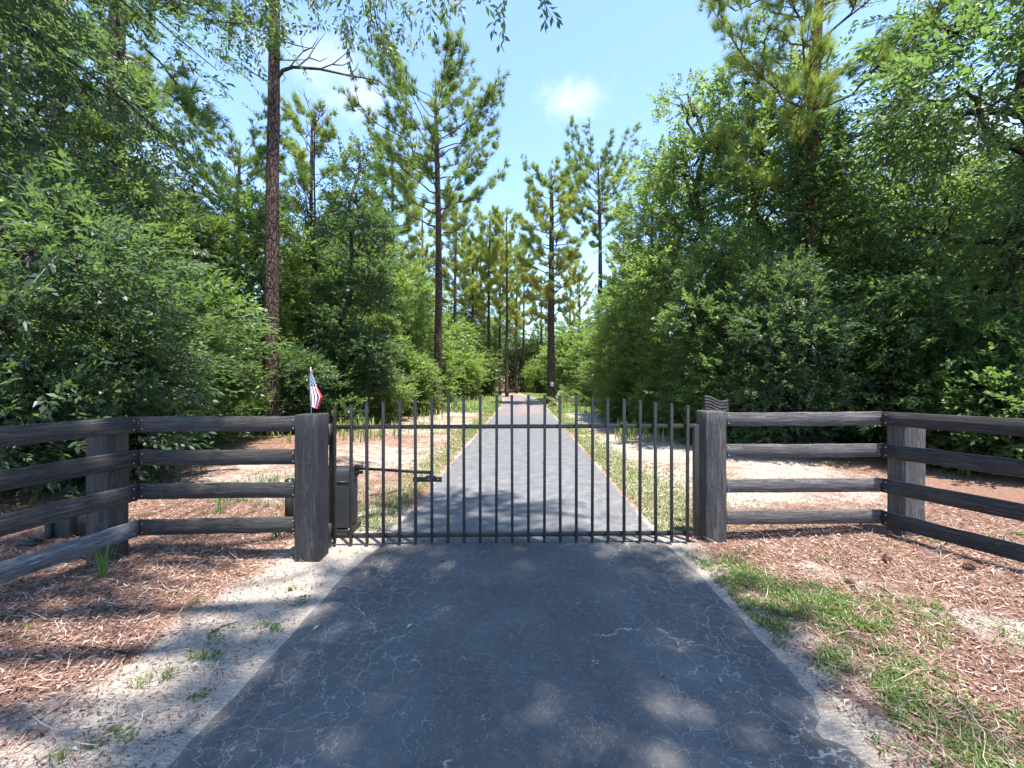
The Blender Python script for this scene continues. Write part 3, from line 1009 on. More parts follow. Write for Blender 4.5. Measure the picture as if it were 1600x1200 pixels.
def leaf_spray(rng, n, L, ll, lw, fan=0.9):
    V, Q, T = [], [], []
    for i in range(n):
        t_ = (i + 0.5 + rng.normal(0, 0.25)) / n
        side = 1 if i % 2 else -1
        a = side * rng.uniform(0.35, 1.1) * fan
        if i >= n - 2:
            a *= 0.3
        e = rng.normal(0.05, 0.40)
        d = np.array([math.cos(a) * math.cos(e), math.sin(a) * math.cos(e), math.sin(e)])
        nrm = np.array([rng.normal(0, 0.35), rng.normal(0, 0.45), 1.0])
        s_ = np.cross(nrm, d)
        s_ /= np.linalg.norm(s_)
        nn = np.cross(d, s_)
        l_ = ll * rng.uniform(0.7, 1.2)
        w_ = lw * rng.uniform(0.8, 1.2)
        p = np.array([L * t_, rng.normal(0, L * 0.04), rng.normal(0, L * 0.05)])
        V += [p, p + d * l_ * 0.5 + s_ * w_ / 2 + nn * w_ * 0.18, p + d * l_ - nn * l_ * 0.08, p + d * l_ * 0.5 - s_ * w_ / 2 + nn * w_ * 0.18]
        k = 4 * i
        Q.append([k, k + 1, k + 2, k + 3])
        T += [rng.normal(0, 0.10)] * 4
    # the twig, a thin folded strip
    k = len(V)
    V += [np.array([0, 0, -0.004]), np.array([0, 0.006, 0.003]), np.array([L, 0.002, 0.0]), np.array([L, -0.002, 0.0])]
    Q.append([k, k + 1, k + 2, k + 3])
    T += [-0.2] * 4
    return np.array(V), np.array(Q), np.array(T)


def needle_tuft(rng, n, L, w_, back=0.5, spread=(0.15, 1.15)):
    V, T_, Tn = [], [], []
    for i in range(n):
        a = rng.uniform(0, 2 * math.pi)
        th = rng.uniform(*spread)
        d = np.array([math.cos(th), math.sin(th) * math.cos(a), math.sin(th) * math.sin(a)])
        s_ = np.cross(d, rng.normal(0, 1, 3))
        s_ /= np.linalg.norm(s_)
        l_ = L * rng.uniform(0.75, 1.15)
        p = np.array([-back * L * rng.random(), 0, 0])
        tip = p + d * l_ - np.array([0, 0, 0.0])
        V += [p - s_ * w_ / 2, p + s_ * w_ / 2, tip]
        T_.append([3 * i, 3 * i + 1, 3 * i + 2])
        Tn += [rng.normal(0, 0.07)] * 3
    return np.array(V), np.array(T_), np.array(Tn)


rk = np.random.default_rng(77)
SPR_OAK = [leaf_spray(rk, 14, 0.44, 0.118, 0.040) for _ in range(7)]          # long narrow leaves
SPR_BROAD = [leaf_spray(rk, 14, 0.42, 0.105, 0.052) for _ in range(7)]
SPR_FAR = [leaf_spray(rk, 10, 0.62, 0.19, 0.095) for _ in range(6)]           # for trees beyond some 20 m
TUFT = [needle_tuft(rk, 34, 0.32, 0.020) for _ in range(5)]
TUFT_FAR = [needle_tuft(rk, 20, 0.42, 0.034) for _ in range(5)]
TUFT_NEAR = [needle_tuft(rk, 64, 0.30, 0.0070, 0.45, (0.1, 0.85)) for _ in range(5)]


def n3(P, s, seed):
    x, y, z = P[:, 0] * s + seed, P[:, 1] * s - seed * 1.3, P[:, 2] * s + seed * 0.7
    return (np.sin(x + 1.4 * np.sin(y * 0.9 + z)) + np.sin(y * 1.2 + 1.5 * np.sin(z * 0.8 + x * 0.7)) + np.sin(z * 1.3 + 1.2 * np.sin(x * 1.1 - y)) + 0.6 * np.sin(2.3 * x + 1.9 * y - 2.1 * z)) / 3.6


def lobes_crown(lobes, n, sprays, rng, gap=0.25, inner=0.45, droop=0.25, tint=0.4, tint_var=0.16, sc_=(0.6, 1.4), gap_s=1.6, axis=(0, 0), gap_top=0.0):
    L = np.array(lobes, dtype=float)
    vol = (L[:, 3] * L[:, 4] * L[:, 5]) ** 0.72
    cnt = rng.choice(len(L), int(n * 2.2), p=vol / vol.sum())
    d = rng.normal(0, 1, (len(cnt), 3))
    d /= np.linalg.norm(d, axis=1)[:, None]
    r = inner + (1 - inner) * rng.random(len(cnt)) ** 0.6
    r *= 1 + 0.18 * n3(d * 2.2 + cnt[:, None], 1.5, 3.0) + 0.10 * rng.normal(0, 1, len(cnt))
    wild = rng.random(len(cnt)) < 0.14
    r = np.where(wild, rng.uniform(1.1, 1.5, len(cnt)), r)
    P = L[cnt, :3] + d * L[cnt, 3:6] * r[:, None]
    keep = (n3(P, gap_s, 5.0) + 0.35 * rng.normal(0, 1, len(P)) > -1 + 2 * gap - 0.25 + 2 * gap_top * (P[:, 2] / P[:, 2].max()) ** 1.5) & (P[:, 2] > 0.12)
    P, d = P[keep][:n], d[keep][:n]
    out = P - np.array([axis[0], axis[1], 0])
    out[:, 2] *= 0.25
    out /= np.linalg.norm(out, axis=1)[:, None] + 1e-6
    D = 0.75 * d + 0.5 * out + rng.normal(0, 0.45, P.shape)
    D[:, 2] = D[:, 2] * 0.6 - droop + 0.1
    D /= np.linalg.norm(D, axis=1)[:, None]
    tc = tint + tint_var * n3(P, 1.1, 9.0) + rng.normal(0, 0.05, len(P))
    return scatter(sprays, P, D, rng.normal(0, 0.5, len(P)), rng.uniform(*sc_, len(P)), rng, tc)


def bend_path(p0, p1, rng, n=6, wob=0.08, sag=0.0):
    p0, p1 = np.array(p0, float), np.array(p1, float)
    t_ = np.linspace(0, 1, n)[:, None]
    P = p0 + (p1 - p0) * t_
    L = np.linalg.norm(p1 - p0)
    P[1:-1] += rng.normal(0, wob * L / 3, (n - 2, 3))
    P[:, 2] += sag * L * np.sin(t_[:, 0] * math.pi)
    return P


def broad_skeleton(mb, lobes, trunk_h, r0, rng, twigs=5, lean=(0, 0), multi=1):
    top = np.array([lean[0], lean[1], trunk_h])
    for k in range(multi):
        b0 = np.array([rng.normal(0, 0.18) * (multi > 1), rng.normal(0, 0.18) * (multi > 1), -0.15])
        tp = top + (rng.normal(0, 0.5, 3) * (multi > 1)) * np.array([1, 1, 0.3])
        P = bend_path(b0, tp, rng, 9, 0.07)
        rr = np.linspace(r0 * 1.12, r0 * 0.42, 9)
        rr[0] *= 1.35
        mb.tube(P, rr, 9, wob=0.12, rng=rng)
    for (cx, cy, cz, rx, ry, rz) in lobes:
        hz = min(max(cz - 0.8 * rz - 0.3, trunk_h * 0.25), trunk_h * 0.97)
        a = np.array([lean[0] * hz / trunk_h, lean[1] * hz / trunk_h, hz])
        c_ = np.array([cx, cy, cz])
        mb.tube(bend_path(a, c_, rng, 6, 0.12, 0.05), np.linspace(r0 * 0.4, r0 * 0.15, 6), 6, cap=False)
        for _ in range(twigs):
            d = rng.normal(0, 1, 3)
            d[2] = d[2] * 0.7 + 0.15
            d /= np.linalg.norm(d)
            e = c_ + d * np.array([rx, ry, rz]) * 0.9
            e[2] = max(e[2], 0.2)
            s0 = a + (c_ - a) * rng.uniform(0.5, 1.0)
            mb.tube(bend_path(s0, e, rng, 5, 0.14), np.linspace(r0 * 0.16, 0.006, 5), 4, cap=False)


class Kind:
    """a tree or shrub built once; its meshes are shared by every copy"""

    def __init__(s, name, cat, parts):
        s.name, s.cat, s.parts = name, cat, parts

    def put(s, x, y, label, group=None, rz=0.0, scale=1.0, sz=None, mats=None, name=None):
        o = thing(name or s.name, (x, y, float(gz(x, y)) - 0.02), label, s.cat, group, rz)
        o.scale = (scale, scale, sz if sz is not None else scale)
        for (pn, me) in s.parts:
            c_ = obj(pn, me, o)
            if pn == 'limb' and len([1 for p_ in s.parts if p_[0] == 'limb']) == 1:
                c_['kind'] = 'stuff'
            if mats and pn in mats:
                c_.material_slots[0].link = 'OBJECT'
                c_.material_slots[0].material = mats[pn]
        return o


def broad_kind(name, cat, lobes, n, sprays, m_, seed, trunk_h, r0, bark='oakbark', multi=1, twigs=5, lean=(0, 0), **kw):
    rng = np.random.default_rng(seed)
    mb = MB()
    broad_skeleton(mb, lobes, trunk_h, r0, rng, twigs, lean, multi)
    tm = mb.mesh('trunk', M[bark], smooth=True)
    V, Q, T = lobes_crown(lobes, n, sprays, rng, **kw)
    cm = mesh('crown', V, Q, M[m_], tint=T)
    return Kind(name, cat, [('trunk', tm), ('crown', cm)])


def rand_lobes(rng, h0, h1, rad, n, rr=(0.8, 1.5), flat=0.8, prof=None):
    out = []
    for i in range(n):
        t_ = (i + rng.random()) / n
        z = h0 + (h1 - h0) * t_
        f = prof(t_) if prof else math.sin(math.pi * (0.15 + 0.8 * t_)) ** 0.7
        a = i * 2.4 + rng.random()
        q = rad * f * rng.uniform(0.35, 0.75)
        r_ = rng.uniform(*rr) * (0.55 + 0.45 * f)
        out.append((q * math.cos(a), q * math.sin(a), z, r_, r_, r_ * flat))
    return out


rq = np.random.default_rng(3)
oak_a = broad_kind('oak_tree', 'tree', rand_lobes(rq, 0.7, 4.2, 2.5, 13, (0.8, 1.25)), 3300, SPR_OAK, 'dark', 101, 3.8, 0.12, gap=0.32, droop=0.45, gap_top=0.34, gap_s=2.4)
oak_c = broad_kind('oak_tree', 'tree', rand_lobes(rq, 1.5, 8.6, 2.9, 19, (0.7, 1.2)), 3600, SPR_OAK, 'dark', 121, 7.8, 0.15, gap=0.40, droop=0.5, gap_top=0.15, gap_s=2.2)
oak_b = broad_kind('oak_tree', 'tree', rand_lobes(rq, 1.0, 11.2, 2.9, 24, (0.7, 1.25)), 4300, SPR_BROAD, 'oak', 102, 10.2, 0.17, gap=0.38, droop=0.25, gap_top=0.26, gap_s=2.4)
bright_a = broad_kind('broadleaf_tree', 'tree', rand_lobes(rq, 0.6, 7.6, 2.4, 20, (0.6, 1.05)), 3900, SPR_BROAD, 'bright', 103, 7.0, 0.11, multi=2, gap=0.36, droop=0.2, gap_top=0.16, gap_s=2.4)
bright_b = broad_kind('broadleaf_tree', 'tree', rand_lobes(rq, 0.8, 11.5, 2.5, 26, (0.6, 1.1)), 3700, SPR_BROAD, 'bright', 104, 10.8, 0.12, multi=1, gap=0.42, droop=0.25, gap_top=0.26, gap_s=2.4)
slim = broad_kind('slender_tree', 'tree', rand_lobes(rq, 1.5, 11.6, 1.4, 17, (0.45, 0.85)), 2300, SPR_BROAD, 'oak', 105, 11.2, 0.10, gap=0.42, droop=0.25, gap_top=0.15, gap_s=2.2)
bush_a = broad_kind('leafy_shrub', 'shrub', rand_lobes(rq, 0.35, 1.9, 1.35, 9, (0.5, 0.85)), 1900, SPR_BROAD, 'dark', 106, 1.6, 0.035, multi=4, gap=0.25, droop=0.1, twigs=4)
bush_b = broad_kind('leafy_shrub', 'shrub', rand_lobes(rq, 0.35, 2.7, 1.25, 10, (0.5, 0.85)), 1900, SPR_OAK, 'oak', 107, 2.3, 0.04, multi=4, gap=0.28, droop=0.15, twigs=4)
far_a = broad_kind('broadleaf_tree', 'tree', rand_lobes(rq, 0.7, 6.5, 2.5, 12, (0.9, 1.5)), 1800, SPR_FAR, 'bright', 108, 6.0, 0.12, gap=0.33, twigs=2)
far_b = broad_kind('broadleaf_tree', 'tree', rand_lobes(rq, 1.0, 11.5, 2.6, 16, (0.9, 1.5)), 2400, SPR_FAR, 'oak', 109, 10.5, 0.14, gap=0.38, twigs=2)


# ---- pines
def pine_parts(Ht, cb, spread, n_limb, seed, tufts, r0, m_bark='pinebark', sub=6, tint=0.36, low_yellow=0.0, low_frac=0.35, lean=(0, 0), dead=6, split=True, rise=0.35, az0=None, prof=None, per=(3, 7)):
    rng = np.random.default_rng(seed)
    n = 22
    zt = np.linspace(-0.2, Ht, n)
    q = zt / Ht
    cx = lean[0] * q + 0.12 * np.sin(q * 5 + seed) * q
    cy = lean[1] * q + 0.10 * np.sin(q * 4 + 2 * seed) * q
    Pt = np.stack([cx, cy, zt], 1)
    rad = r0 * (1 - 0.62 * np.clip(q, 0, 1) ** 1.15)
    rad[0] *= 1.35
    rad[1] *= 1.06
    rad[-3:] *= np.array([0.75, 0.5, 0.2])
    tr = MB()
    tr.tube(Pt, rad, 12, wob=0.10, rng=rng)
    lms = []
    lm = MB()
    tips, dirs, tnt = [], [], []

    def tp(z):
        return np.array([np.interp(z, zt, cx), np.interp(z, zt, cy), z])

    for i in range(n_limb):
        f = (i + rng.random() * 0.8) / n_limb
        z = cb + (Ht - cb) * 0.90 * f ** 0.85
        z = min(z, Ht - 0.3)
        az = (az0 if az0 is not None else 0.0) + i * 2.399 + rng.normal(0, 0.3)
        pf_ = prof(f) if prof else (0.62 + 0.85 * f if f < 0.45 else 1.0 - 0.62 * ((f - 0.45) / 0.55) ** 2.2)
        ln = spread * pf_ * rng.uniform(0.7, 1.15)
        a = tp(z)
        up = rise * rng.uniform(0.5, 1.5) * (0.6 + 0.7 * f)
        t_ = np.linspace(0, 1, 8)
        hd = np.array([math.cos(az), math.sin(az), 0])
        sw = np.array([-math.sin(az), math.cos(az), 0]) * rng.normal(0, 0.12)
        P = a + (hd * (t_ * ln)[:, None]) + sw * (t_ ** 2 * ln)[:, None] + np.array([0, 0, 1.0]) * (ln * (up * 0.45 * t_ + up * 0.9 * t_ ** 2.2))[:, None]
        P[1:-1] += rng.normal(0, 0.03 * ln, (6, 3)) * np.array([1, 1, 0.7])
        if split:
            lm = MB()
            lms.append(lm)
        rb = max(0.018, r0 * 0.22 * (1 - 0.6 * f))
        lm.tube(P, np.linspace(rb, 0.008, 8), 6, cap=False)
        yel = low_yellow * max(0.0, 1 - f / low_frac) if low_frac > 0 else 0
        ns = max(3, int(sub * (0.6 + ln / spread * 0.6)))
        for k in range(ns):
            u = 0.35 + 0.65 * (k + rng.random()) / ns
            b = np.array([np.interp(u, t_, P[:, j]) for j in range(3)])
            sa = az + rng.choice([-1, 1]) * rng.uniform(0.3, 1.1)
            l2 = ln * rng.uniform(0.12, 0.34) * (1.15 - 0.5 * u)
            e = b + np.array([math.cos(sa), math.sin(sa), rng.uniform(0.15, 0.9)]) * l2
            pp = bend_path(b, e, rng, 4, 0.1, -0.05)
            lm.tube(pp, np.linspace(rb * 0.45, 0.006, 4), 4, cap=False)
            for _ in range(int(rng.integers(*per))):
                w_ = rng.random() ** 0.4
                tips.append(b + (e - b) * w_ + rng.normal(0, 0.08, 3))
                d = np.array([math.cos(sa), math.sin(sa), 0]) * 0.7 + np.array([0, 0, 0.75]) + rng.normal(0, 0.35, 3)
                dirs.append(d / np.linalg.norm(d))
                tnt.append(tint + yel + rng.normal(0, 0.05))
        for _ in range(3):
            tips.append(P[-1] + rng.normal(0, 0.12, 3))
            d = hd * 0.6 + np.array([0, 0, 0.8]) + rng.normal(0, 0.3, 3)
            dirs.append(d / np.linalg.norm(d))
            tnt.append(tint + yel + rng.normal(0, 0.05))
    for _ in range(12):
        tips.append(tp(Ht - rng.uniform(0, 1.6)) + rng.normal(0, 0.18, 3))
        d = np.array([rng.normal(0, 0.5), rng.normal(0, 0.5), 1.0])
        dirs.append(d / np.linalg.norm(d))
        tnt.append(tint)
    if not split:
        lms = [lm]
    lm = tr
    for _ in range(dead):                              # short dead snags below the crown
        z = rng.uniform(cb * 0.35, cb)
        az = rng.uniform(0, 6.28)
        ln = rng.uniform(0.3, 1.3)
        a = tp(z)
        lm.tube(bend_path(a, a + np.array([math.cos(az), math.sin(az), rng.uniform(-0.1, 0.4)]) * ln, rng, 5, 0.12), np.linspace(0.028, 0.006, 5), 5, cap=False)
    V, T3, tn = scatter(tufts, np.array(tips), np.array(dirs), rng.uniform(0, 6.28, len(tips)), rng.uniform(0.8, 1.25, len(tips)), rng, np.array(tnt))
    cm = mesh('crown', V, T3, M['needle'], tint=tn)
    return [('trunk', tr.mesh('trunk', M[m_bark], smooth=True))] + [('limb', q_.mesh('limb', M[m_bark], smooth=True)) for q_ in lms] + [('crown', cm)]


pine_far = [Kind('pine_tree', 'pine', pine_parts(19 + i, 9.8 - i * 0.9, 2.6, 28, 300 + i, TUFT_FAR, 0.19, tint=0.52 + 0.05 * i, low_yellow=0.22, low_frac=0.75, sub=8, rise=0.6, split=False)) for i in range(4)]

# ------------------------------------------------------------------ the named pines
pa = Kind('pine_tree', 'pine', pine_parts(23.0, 14.5, 3.6, 26, 401, TUFT, 0.225, tint=0.36, dead=9, sub=10))
pA = pa.put(X(425, 12.9), 12.9, 'tall bare-trunked pine just behind the left fence with a dead branch reaching right', rz=0.4)
# its dead branch, seen against the sky
rng = np.random.default_rng(9)
mb = MB()
ca, sa_ = math.cos(-0.4), math.sin(-0.4)


def loc_of(px, py, Z):
    p = np.array(at(px, py, Z)) - np.array(pA.location)
    return np.array([ca * p[0] - sa_ * p[1], sa_ * p[0] + ca * p[1], p[2]])


main = [(432, 122, 12.9), (442, 110, 12.75), (458, 105, 12.6), (500, 108, 12.4), (545, 118, 12.2), (592, 126, 12.0)]
mb.tube([loc_of(*q) for q in main], [0.07, 0.055, 0.045, 0.036, 0.026, 0.012], 7, cap=False)
for tw in ([(452, 106), (463, 92), (474, 80), (470, 62), (478, 50)], [(466, 104), (482, 90), (494, 70), (508, 52)], [(474, 80), (488, 74), (498, 58)],
           [(500, 108), (520, 100), (540, 84), (552, 70)], [(520, 101), (536, 102), (548, 96)], [(482, 90), (500, 96), (512, 90)], [(545, 118), (556, 108), (560, 98)], [(440, 112), (446, 122), (440, 130)]):
    pts = [loc_of(a, b_, 12.5 + rng.normal(0, 0.06)) for a, b_ in tw]
    mb.tube(pts, np.linspace(0.022, 0.006, len(pts)), 5, cap=False)
mb.obj('dead_branch', M['pinebark'], pA, smooth=True)

# the centre pine left of the drive: open crown with a long right-hand limb
prof_c = lambda f: 0.75 + 0.9 * f if f < 0.3 else 1.02 - 0.50 * ((f - 0.3) / 0.7) ** 1.6
pc = Kind('pine_tree', 'pine', pine_parts(17.9, 9.4, 3.9, 38, 402, TUFT, 0.235, tint=0.38, low_yellow=0.28, low_frac=0.35, dead=10, sub=11, rise=0.75, az0=0.5, prof=prof_c))
pc.put(X(684, 22.2), 22.2, 'large open-crowned pine standing left of the driveway, bare red-brown trunk', rz=0.0)
pd = Kind('pine_tree', 'pine', pine_parts(17.0, 5.6, 2.9, 46, 403, TUFT, 0.30, tint=0.52, low_yellow=0.40, low_frac=0.9, dead=5, sub=11, rise=0.5))
PD = pd.put(X(861, 30.0), 30.0, 'thick-trunked pine right of the driveway with yellowing lower boughs and a white tag', rz=1.1)
pe = Kind('pine_tree', 'pine', pine_parts(19.8, 12.6, 3.2, 32, 404, TUFT, 0.24, tint=0.35, dead=6, sub=12, rise=0.8))
pe.put(X(937, 34.0), 34.0, 'tall straight pine with a rounded top rising clear above the right-hand leafy trees', rz=2.0)
tg = thing('trail_tag', (X(862.5, 29.6), 29.60, 1.47), 'small white tag with a grey mark fixed to the thick pine trunk', 'tag')
mb = MB()
mb.box((0, 0, 0), (0.20, 0.012, 0.30))
mb.obj('plate', M['plate'], tg, bevel=0.004)
mb = MB()
mb.box((0.01, -0.009, -0.03), (0.09, 0.006, 0.10))
mb.obj('mark', M['mark'], tg)

pc.put(X(372, 17.5), 17.5, 'shorter bushy pine left of and behind the tall bare trunk', rz=2.6, scale=0.66)

# near pine at the upper right, its trunk wrapped in leaves, long loose needles
pr_ = Kind('pine_tree', 'pine', pine_parts(14.5, 6.2, 2.9, 36, 405, TUFT_NEAR, 0.17, m_bark='redbark', tint=0.54, low_yellow=0.12, low_frac=0.6, lean=(0.9, 0.4), dead=5, sub=9, rise=0.8, az0=1.0))
PR = pr_.put(X(1262, 9.6), 9.6, 'near pine with red upper trunk and long loose needles, vines wrapping its lower trunk', rz=0.2)
rng = np.random.default_rng(21)
nv = 2300
zv = rng.uniform(1.5, 7.9, nv)
av = rng.uniform(0, 6.28, nv)
rv = 0.20 + rng.random(nv) * 0.20
Pv = np.stack([rv * np.cos(av) + 0.9 * zv / 14.5, rv * np.sin(av) + 0.4 * zv / 14.5, zv], 1)
Dv = np.stack([np.cos(av), np.sin(av), rng.normal(0, 0.4, nv)], 1)
Dv /= np.linalg.norm(Dv, axis=1)[:, None]
V, Q, T = scatter(SPR_BROAD, Pv, Dv, rng.normal(0, 0.8, nv), rng.uniform(0.55, 0.95, nv), rng, 0.55 + rng.normal(0, 0.08, nv))
obj('vine', mesh('vine', V, Q, M['oak'], tint=T), PR)

# pines deep left behind the leaves
pl = Kind('pine_tree', 'pine', pine_parts(21.0, 6.0, 3.6, 34, 406, TUFT, 0.25, tint=0.38, dead=4, sub=8, rise=-0.15))
pl.put(X(182, 11.0), 11.0, 'dark thick-trunked pine at upper left half hidden by hanging oak leaves', rz=0.7)
pl.put(X(90, 14.5), 14.5, 'slimmer pine between the far left edge and the thick dark pine', rz=2.9, scale=0.92)
pa.put(X(20, 19.0), 19.0, 'pine whose trunk shows low at the far left edge between leaves', rz=2.2, scale=0.9)

# the file of trunks along and beyond the drive
far_spec = [(612, 30, 0, 1.0, 'pale slender pine between the dark narrow tree and the large open-crowned pine'),
            (486, 24, 2, 0.85, 'thin pine seen just right of the tall bare trunk, crown small'),
            (712, 40, 1, 1.0, 'first slim pine right of the large open-crowned pine'),
            (727, 52, 2, 0.95, 'thin pine second to the right of the large open-crowned pine, farther off'),
            (738, 47, 0, 0.95, 'dark thin pine third to the right of the large open-crowned pine'),
            (750, 58, 3, 1.0, 'faint thin pine in the middle of the file of trunks left of the drive'),
            (764, 45, 1, 1.02, 'pine in the file left of the drive standing nearest a bough of yellow needles'),
            (781, 50, 0, 0.98, 'pine trunk left of the drive end, yellow bough crossing it'),
            (792, 44, 3, 0.92, 'pine at the left verge where the driveway bends away'),
            (807, 56, 2, 1.0, 'straight pine directly above the driveway bend'),
            (818, 60, 1, 1.0, 'thin dark pine just right of the driveway bend'),
            (845, 62, 0, 0.9, 'thin pine close left of the thick tagged pine, far behind it'),
            (660, 44, 3, 0.95, 'pine far behind the shrubs left of the large open-crowned pine'),
            (640, 55, 1, 0.95, 'distant pine well left of the drive behind bright shrubs'),
            (575, 40, 2, 0.95, 'distant pine behind the dark narrow tree'),
            (540, 48, 0, 1.0, 'distant pine between the flag and the dark narrow tree'),
            (890, 58, 3, 0.9, 'distant pine right of the tagged pine with yellow lower needles'),
            (905, 48, 2, 0.72, 'shorter yellowing pine in front of the far wood right of the drive'),
            (975, 50, 1, 0.95, 'distant pine behind the right-hand leafy trees, next to the tall straight one')]
for i, (px, Z, k, s_, lab) in enumerate(far_spec):
    pine_far[k].put(X(px, Z), Z, lab, 'pines along and beyond the driveway', rz=i * 1.7, scale=s_)

# ------------------------------------------------------------------ broadleaf trees and shrubs
T_ = [
    # left of the drive
    (oak_a, 50, 5.9, 0.92, 0.3, None, 'near oak with long dark leaves filling the far left edge above the fence'),
    (oak_c, -20, 8.6, 1.22, 2.1, None, 'taller oak rising at the far left edge behind the near oak'),
    (oak_a, 150, 8.4, 0.92, 4.0, 'oak', 'dense dark oak behind the left fence panel, left of the rounded sapling'),
    (slim, 228, 9.6, 0.60, 4.4, 'bright', 'slender young tree poking up out of the dark shrubs left of the rounded sapling'),
    (slim, 300, 13.6, 0.72, 1.9, 'dark', 'airy dark tree rising between the left pines and the rounded sapling'),
    (oak_c, 130, 11.5, 0.95, 5.2, None, 'loose-limbed oak in front of the thick dark pine at the left'),
    (bright_a, 352, 14.0, 0.62, 3.0, 'oak', 'rounded green tree filling the space left of the tall bare trunk'),
    (bush_b, 262, 10.4, 1.45, 1.0, None, 'rounded leafy sapling left of the tall bare pine trunk'),
    (oak_b, 285, 14.5, 0.66, 2.0, 'bright', 'oak behind the rounded sapling, left of the tall bare trunk'),
    (bright_a, 385, 15.5, 1.08, 5.0, None, 'bright green tree right behind the tall bare pine trunk'),
    (slim, 560, 15.5, 0.96, 0.5, 'dark', 'dark narrow tree between the flag and the large open-crowned pine'),
    (slim, 478, 18.2, 0.86, 3.0, None, 'thin leafy tree under the bare twiggy treetop right of the tall trunk'),
    (bright_a, 470, 20.0, 0.9, 1.4, None, 'green understorey tree above the flag'),
    (bright_b, 520, 23.0, 0.92, 3.6, 'oak', 'tall understorey tree behind the dark narrow tree'),
    (bright_a, 628, 23.5, 0.85, 0.2, None, 'sunlit bushy tree just left of the large open-crowned pine'),
    (slim, 600, 19.5, 0.85, 2.2, 'bright', 'slender leafy tree close right of the dark narrow tree'),
    (oak_b, 430, 27.0, 1.1, 1.2, 'bright', 'tall green tree far back behind the tall bare trunk'),
    (oak_b, 140, 20.0, 0.85, 4.4, None, 'tall green tree far back at the left behind the pines'),
    (oak_b, 20, 24.0, 1.0, 0.9, None, 'tall green tree farthest back at the left edge'),
    (oak_b, 310, 24.0, 1.0, 3.9, 'bright', 'tall green tree far back between the left pines and the tall bare trunk'),
    (far_b, 585, 33.0, 1.12, 0.4, None, 'sunlit tall tree deep in the wood left of the open-crowned pine'),
    (far_a, 690, 38.0, 1.15, 2.4, None, 'round green tree directly behind the open-crowned pine trunk'),
    (far_b, 520, 36.0, 1.25, 2.2, None, 'tall pale green tree deep in the wood behind the flag'),
    (far_b, 650, 46.0, 1.3, 4.2, 'bright', 'tall sunlit tree deep in the wood, seen just left of the open-crowned pine'),
    # right of the drive
    (bright_a, 975, 20.0, 0.80, 0.0, None, 'sunlit tree first in the row right of the drive, next to the palmetto'),
    (bright_b, 1030, 17.0, 0.92, 2.2, None, 'tall sunlit tree second in the row right of the drive'),
    (bright_b, 1085, 13.8, 1.0, 4.5, None, 'vigorous sunlit tree left of the vine-wrapped pine'),
    (bright_a, 1135, 10.4, 0.66, 1.8, 'oak', 'leafy tree just behind the right gate post and plaque'),
    (bright_b, 1190, 12.4, 1.02, 0.8, None, 'tall green tree against the vine-wrapped pine, on its left'),
    (bright_a, 1225, 8.9, 0.52, 3.3, 'dark', 'glossy leafy tree over the dark hollow behind the right fence panel'),
    (oak_b, 1340, 11.4, 0.62, 5.1, 'bright', 'leafy tree right of the vine-wrapped pine foot'),
    (oak_b, 1400, 13.4, 0.88, 5.5, 'bright', 'sunlit green tree behind the right fence corner'),
    (bright_b, 1490, 12.0, 0.8, 1.0, None, 'leafy tree right of the fence corner with a sunlit yellow-green middle'),
    (oak_c, 1610, 8.2, 1.28, 3.9, 'oak', 'big dark-leaved tree at the far right edge reaching the top of the picture'),
    (oak_a, 1470, 8.7, 0.85, 1.9, 'oak', 'low spreading oak right of the right corner post'),
    (oak_b, 1560, 16.0, 0.95, 2.4, None, 'tall tree behind the big dark-leaved tree at the far right'),
    (oak_b, 1180, 20.0, 0.95, 5.0, None, 'tall tree in the second rank behind the vine-wrapped pine'),
    (far_b, 1005, 30.0, 0.95, 1.0, 'bright', 'yellow-green tree behind the row right of the drive'),
    (far_b, 1320, 25.0, 0.95, 0.6, None, 'tall tree farthest back between the vine-wrapped pine and the fence corner'),
    (far_a, 935, 40.0, 1.0, 3.1, None, 'round sunlit tree behind the palmetto'),
    (far_a, 880, 55.0, 1.2, 0.9, None, 'round tree closing the view right of the drive bend'),
    (far_a, 740, 62.0, 1.3, 3.9, None, 'round tree closing the view left of the drive bend'),
    (far_b, 790, 68.0, 1.2, 0.2, 'bright', 'tall sunlit tree straight behind the end of the drive'),
    (far_a, 715, 44.0, 1.25, 2.2, None, 'bright bushy tree between the first slim pines right of the open-crowned pine'),
    (far_b, 735, 52.0, 1.15, 0.8, 'bright', 'taller bright tree behind the first slim pines'),
    (far_a, 672, 33.0, 0.95, 4.8, None, 'bright bushy tree just behind the foot of the open-crowned pine, on its left'),
    (far_b, 640, 38.0, 1.05, 1.6, 'bright', 'bright tall tree behind the sunlit bushes left of the open-crowned pine'),
    (far_a, 905, 47.0, 1.25, 4.0, None, 'bright tree behind the yellow boughs right of the tagged pine'),
    (far_b, 955, 45.0, 1.0, 5.9, 'bright', 'tall bright tree left of the tall straight pine trunk'),
    (far_a, 925, 33.0, 0.8, 0.5, None, 'bright bush-like tree just behind the palmetto'),
    (far_a, 812, 63.0, 1.2, 1.3, None, 'low round tree exactly where the driveway vanishes'),
    (far_a, 848, 66.0, 1.5, 2.9, None, 'round pale tree between the tagged pine and the driveway end'),
    (far_b, 765, 60.0, 0.9, 5.0, 'bright', 'sunlit tree filling the gaps in the file of pines left of the drive'),
]
for (k, px, Z, s_, rz, mt, lab) in T_:
    k.put(X(px, Z), Z, lab, 'broadleaf trees of the wood', rz=rz, scale=s_, mats={'crown': M[mt]} if mt else None)

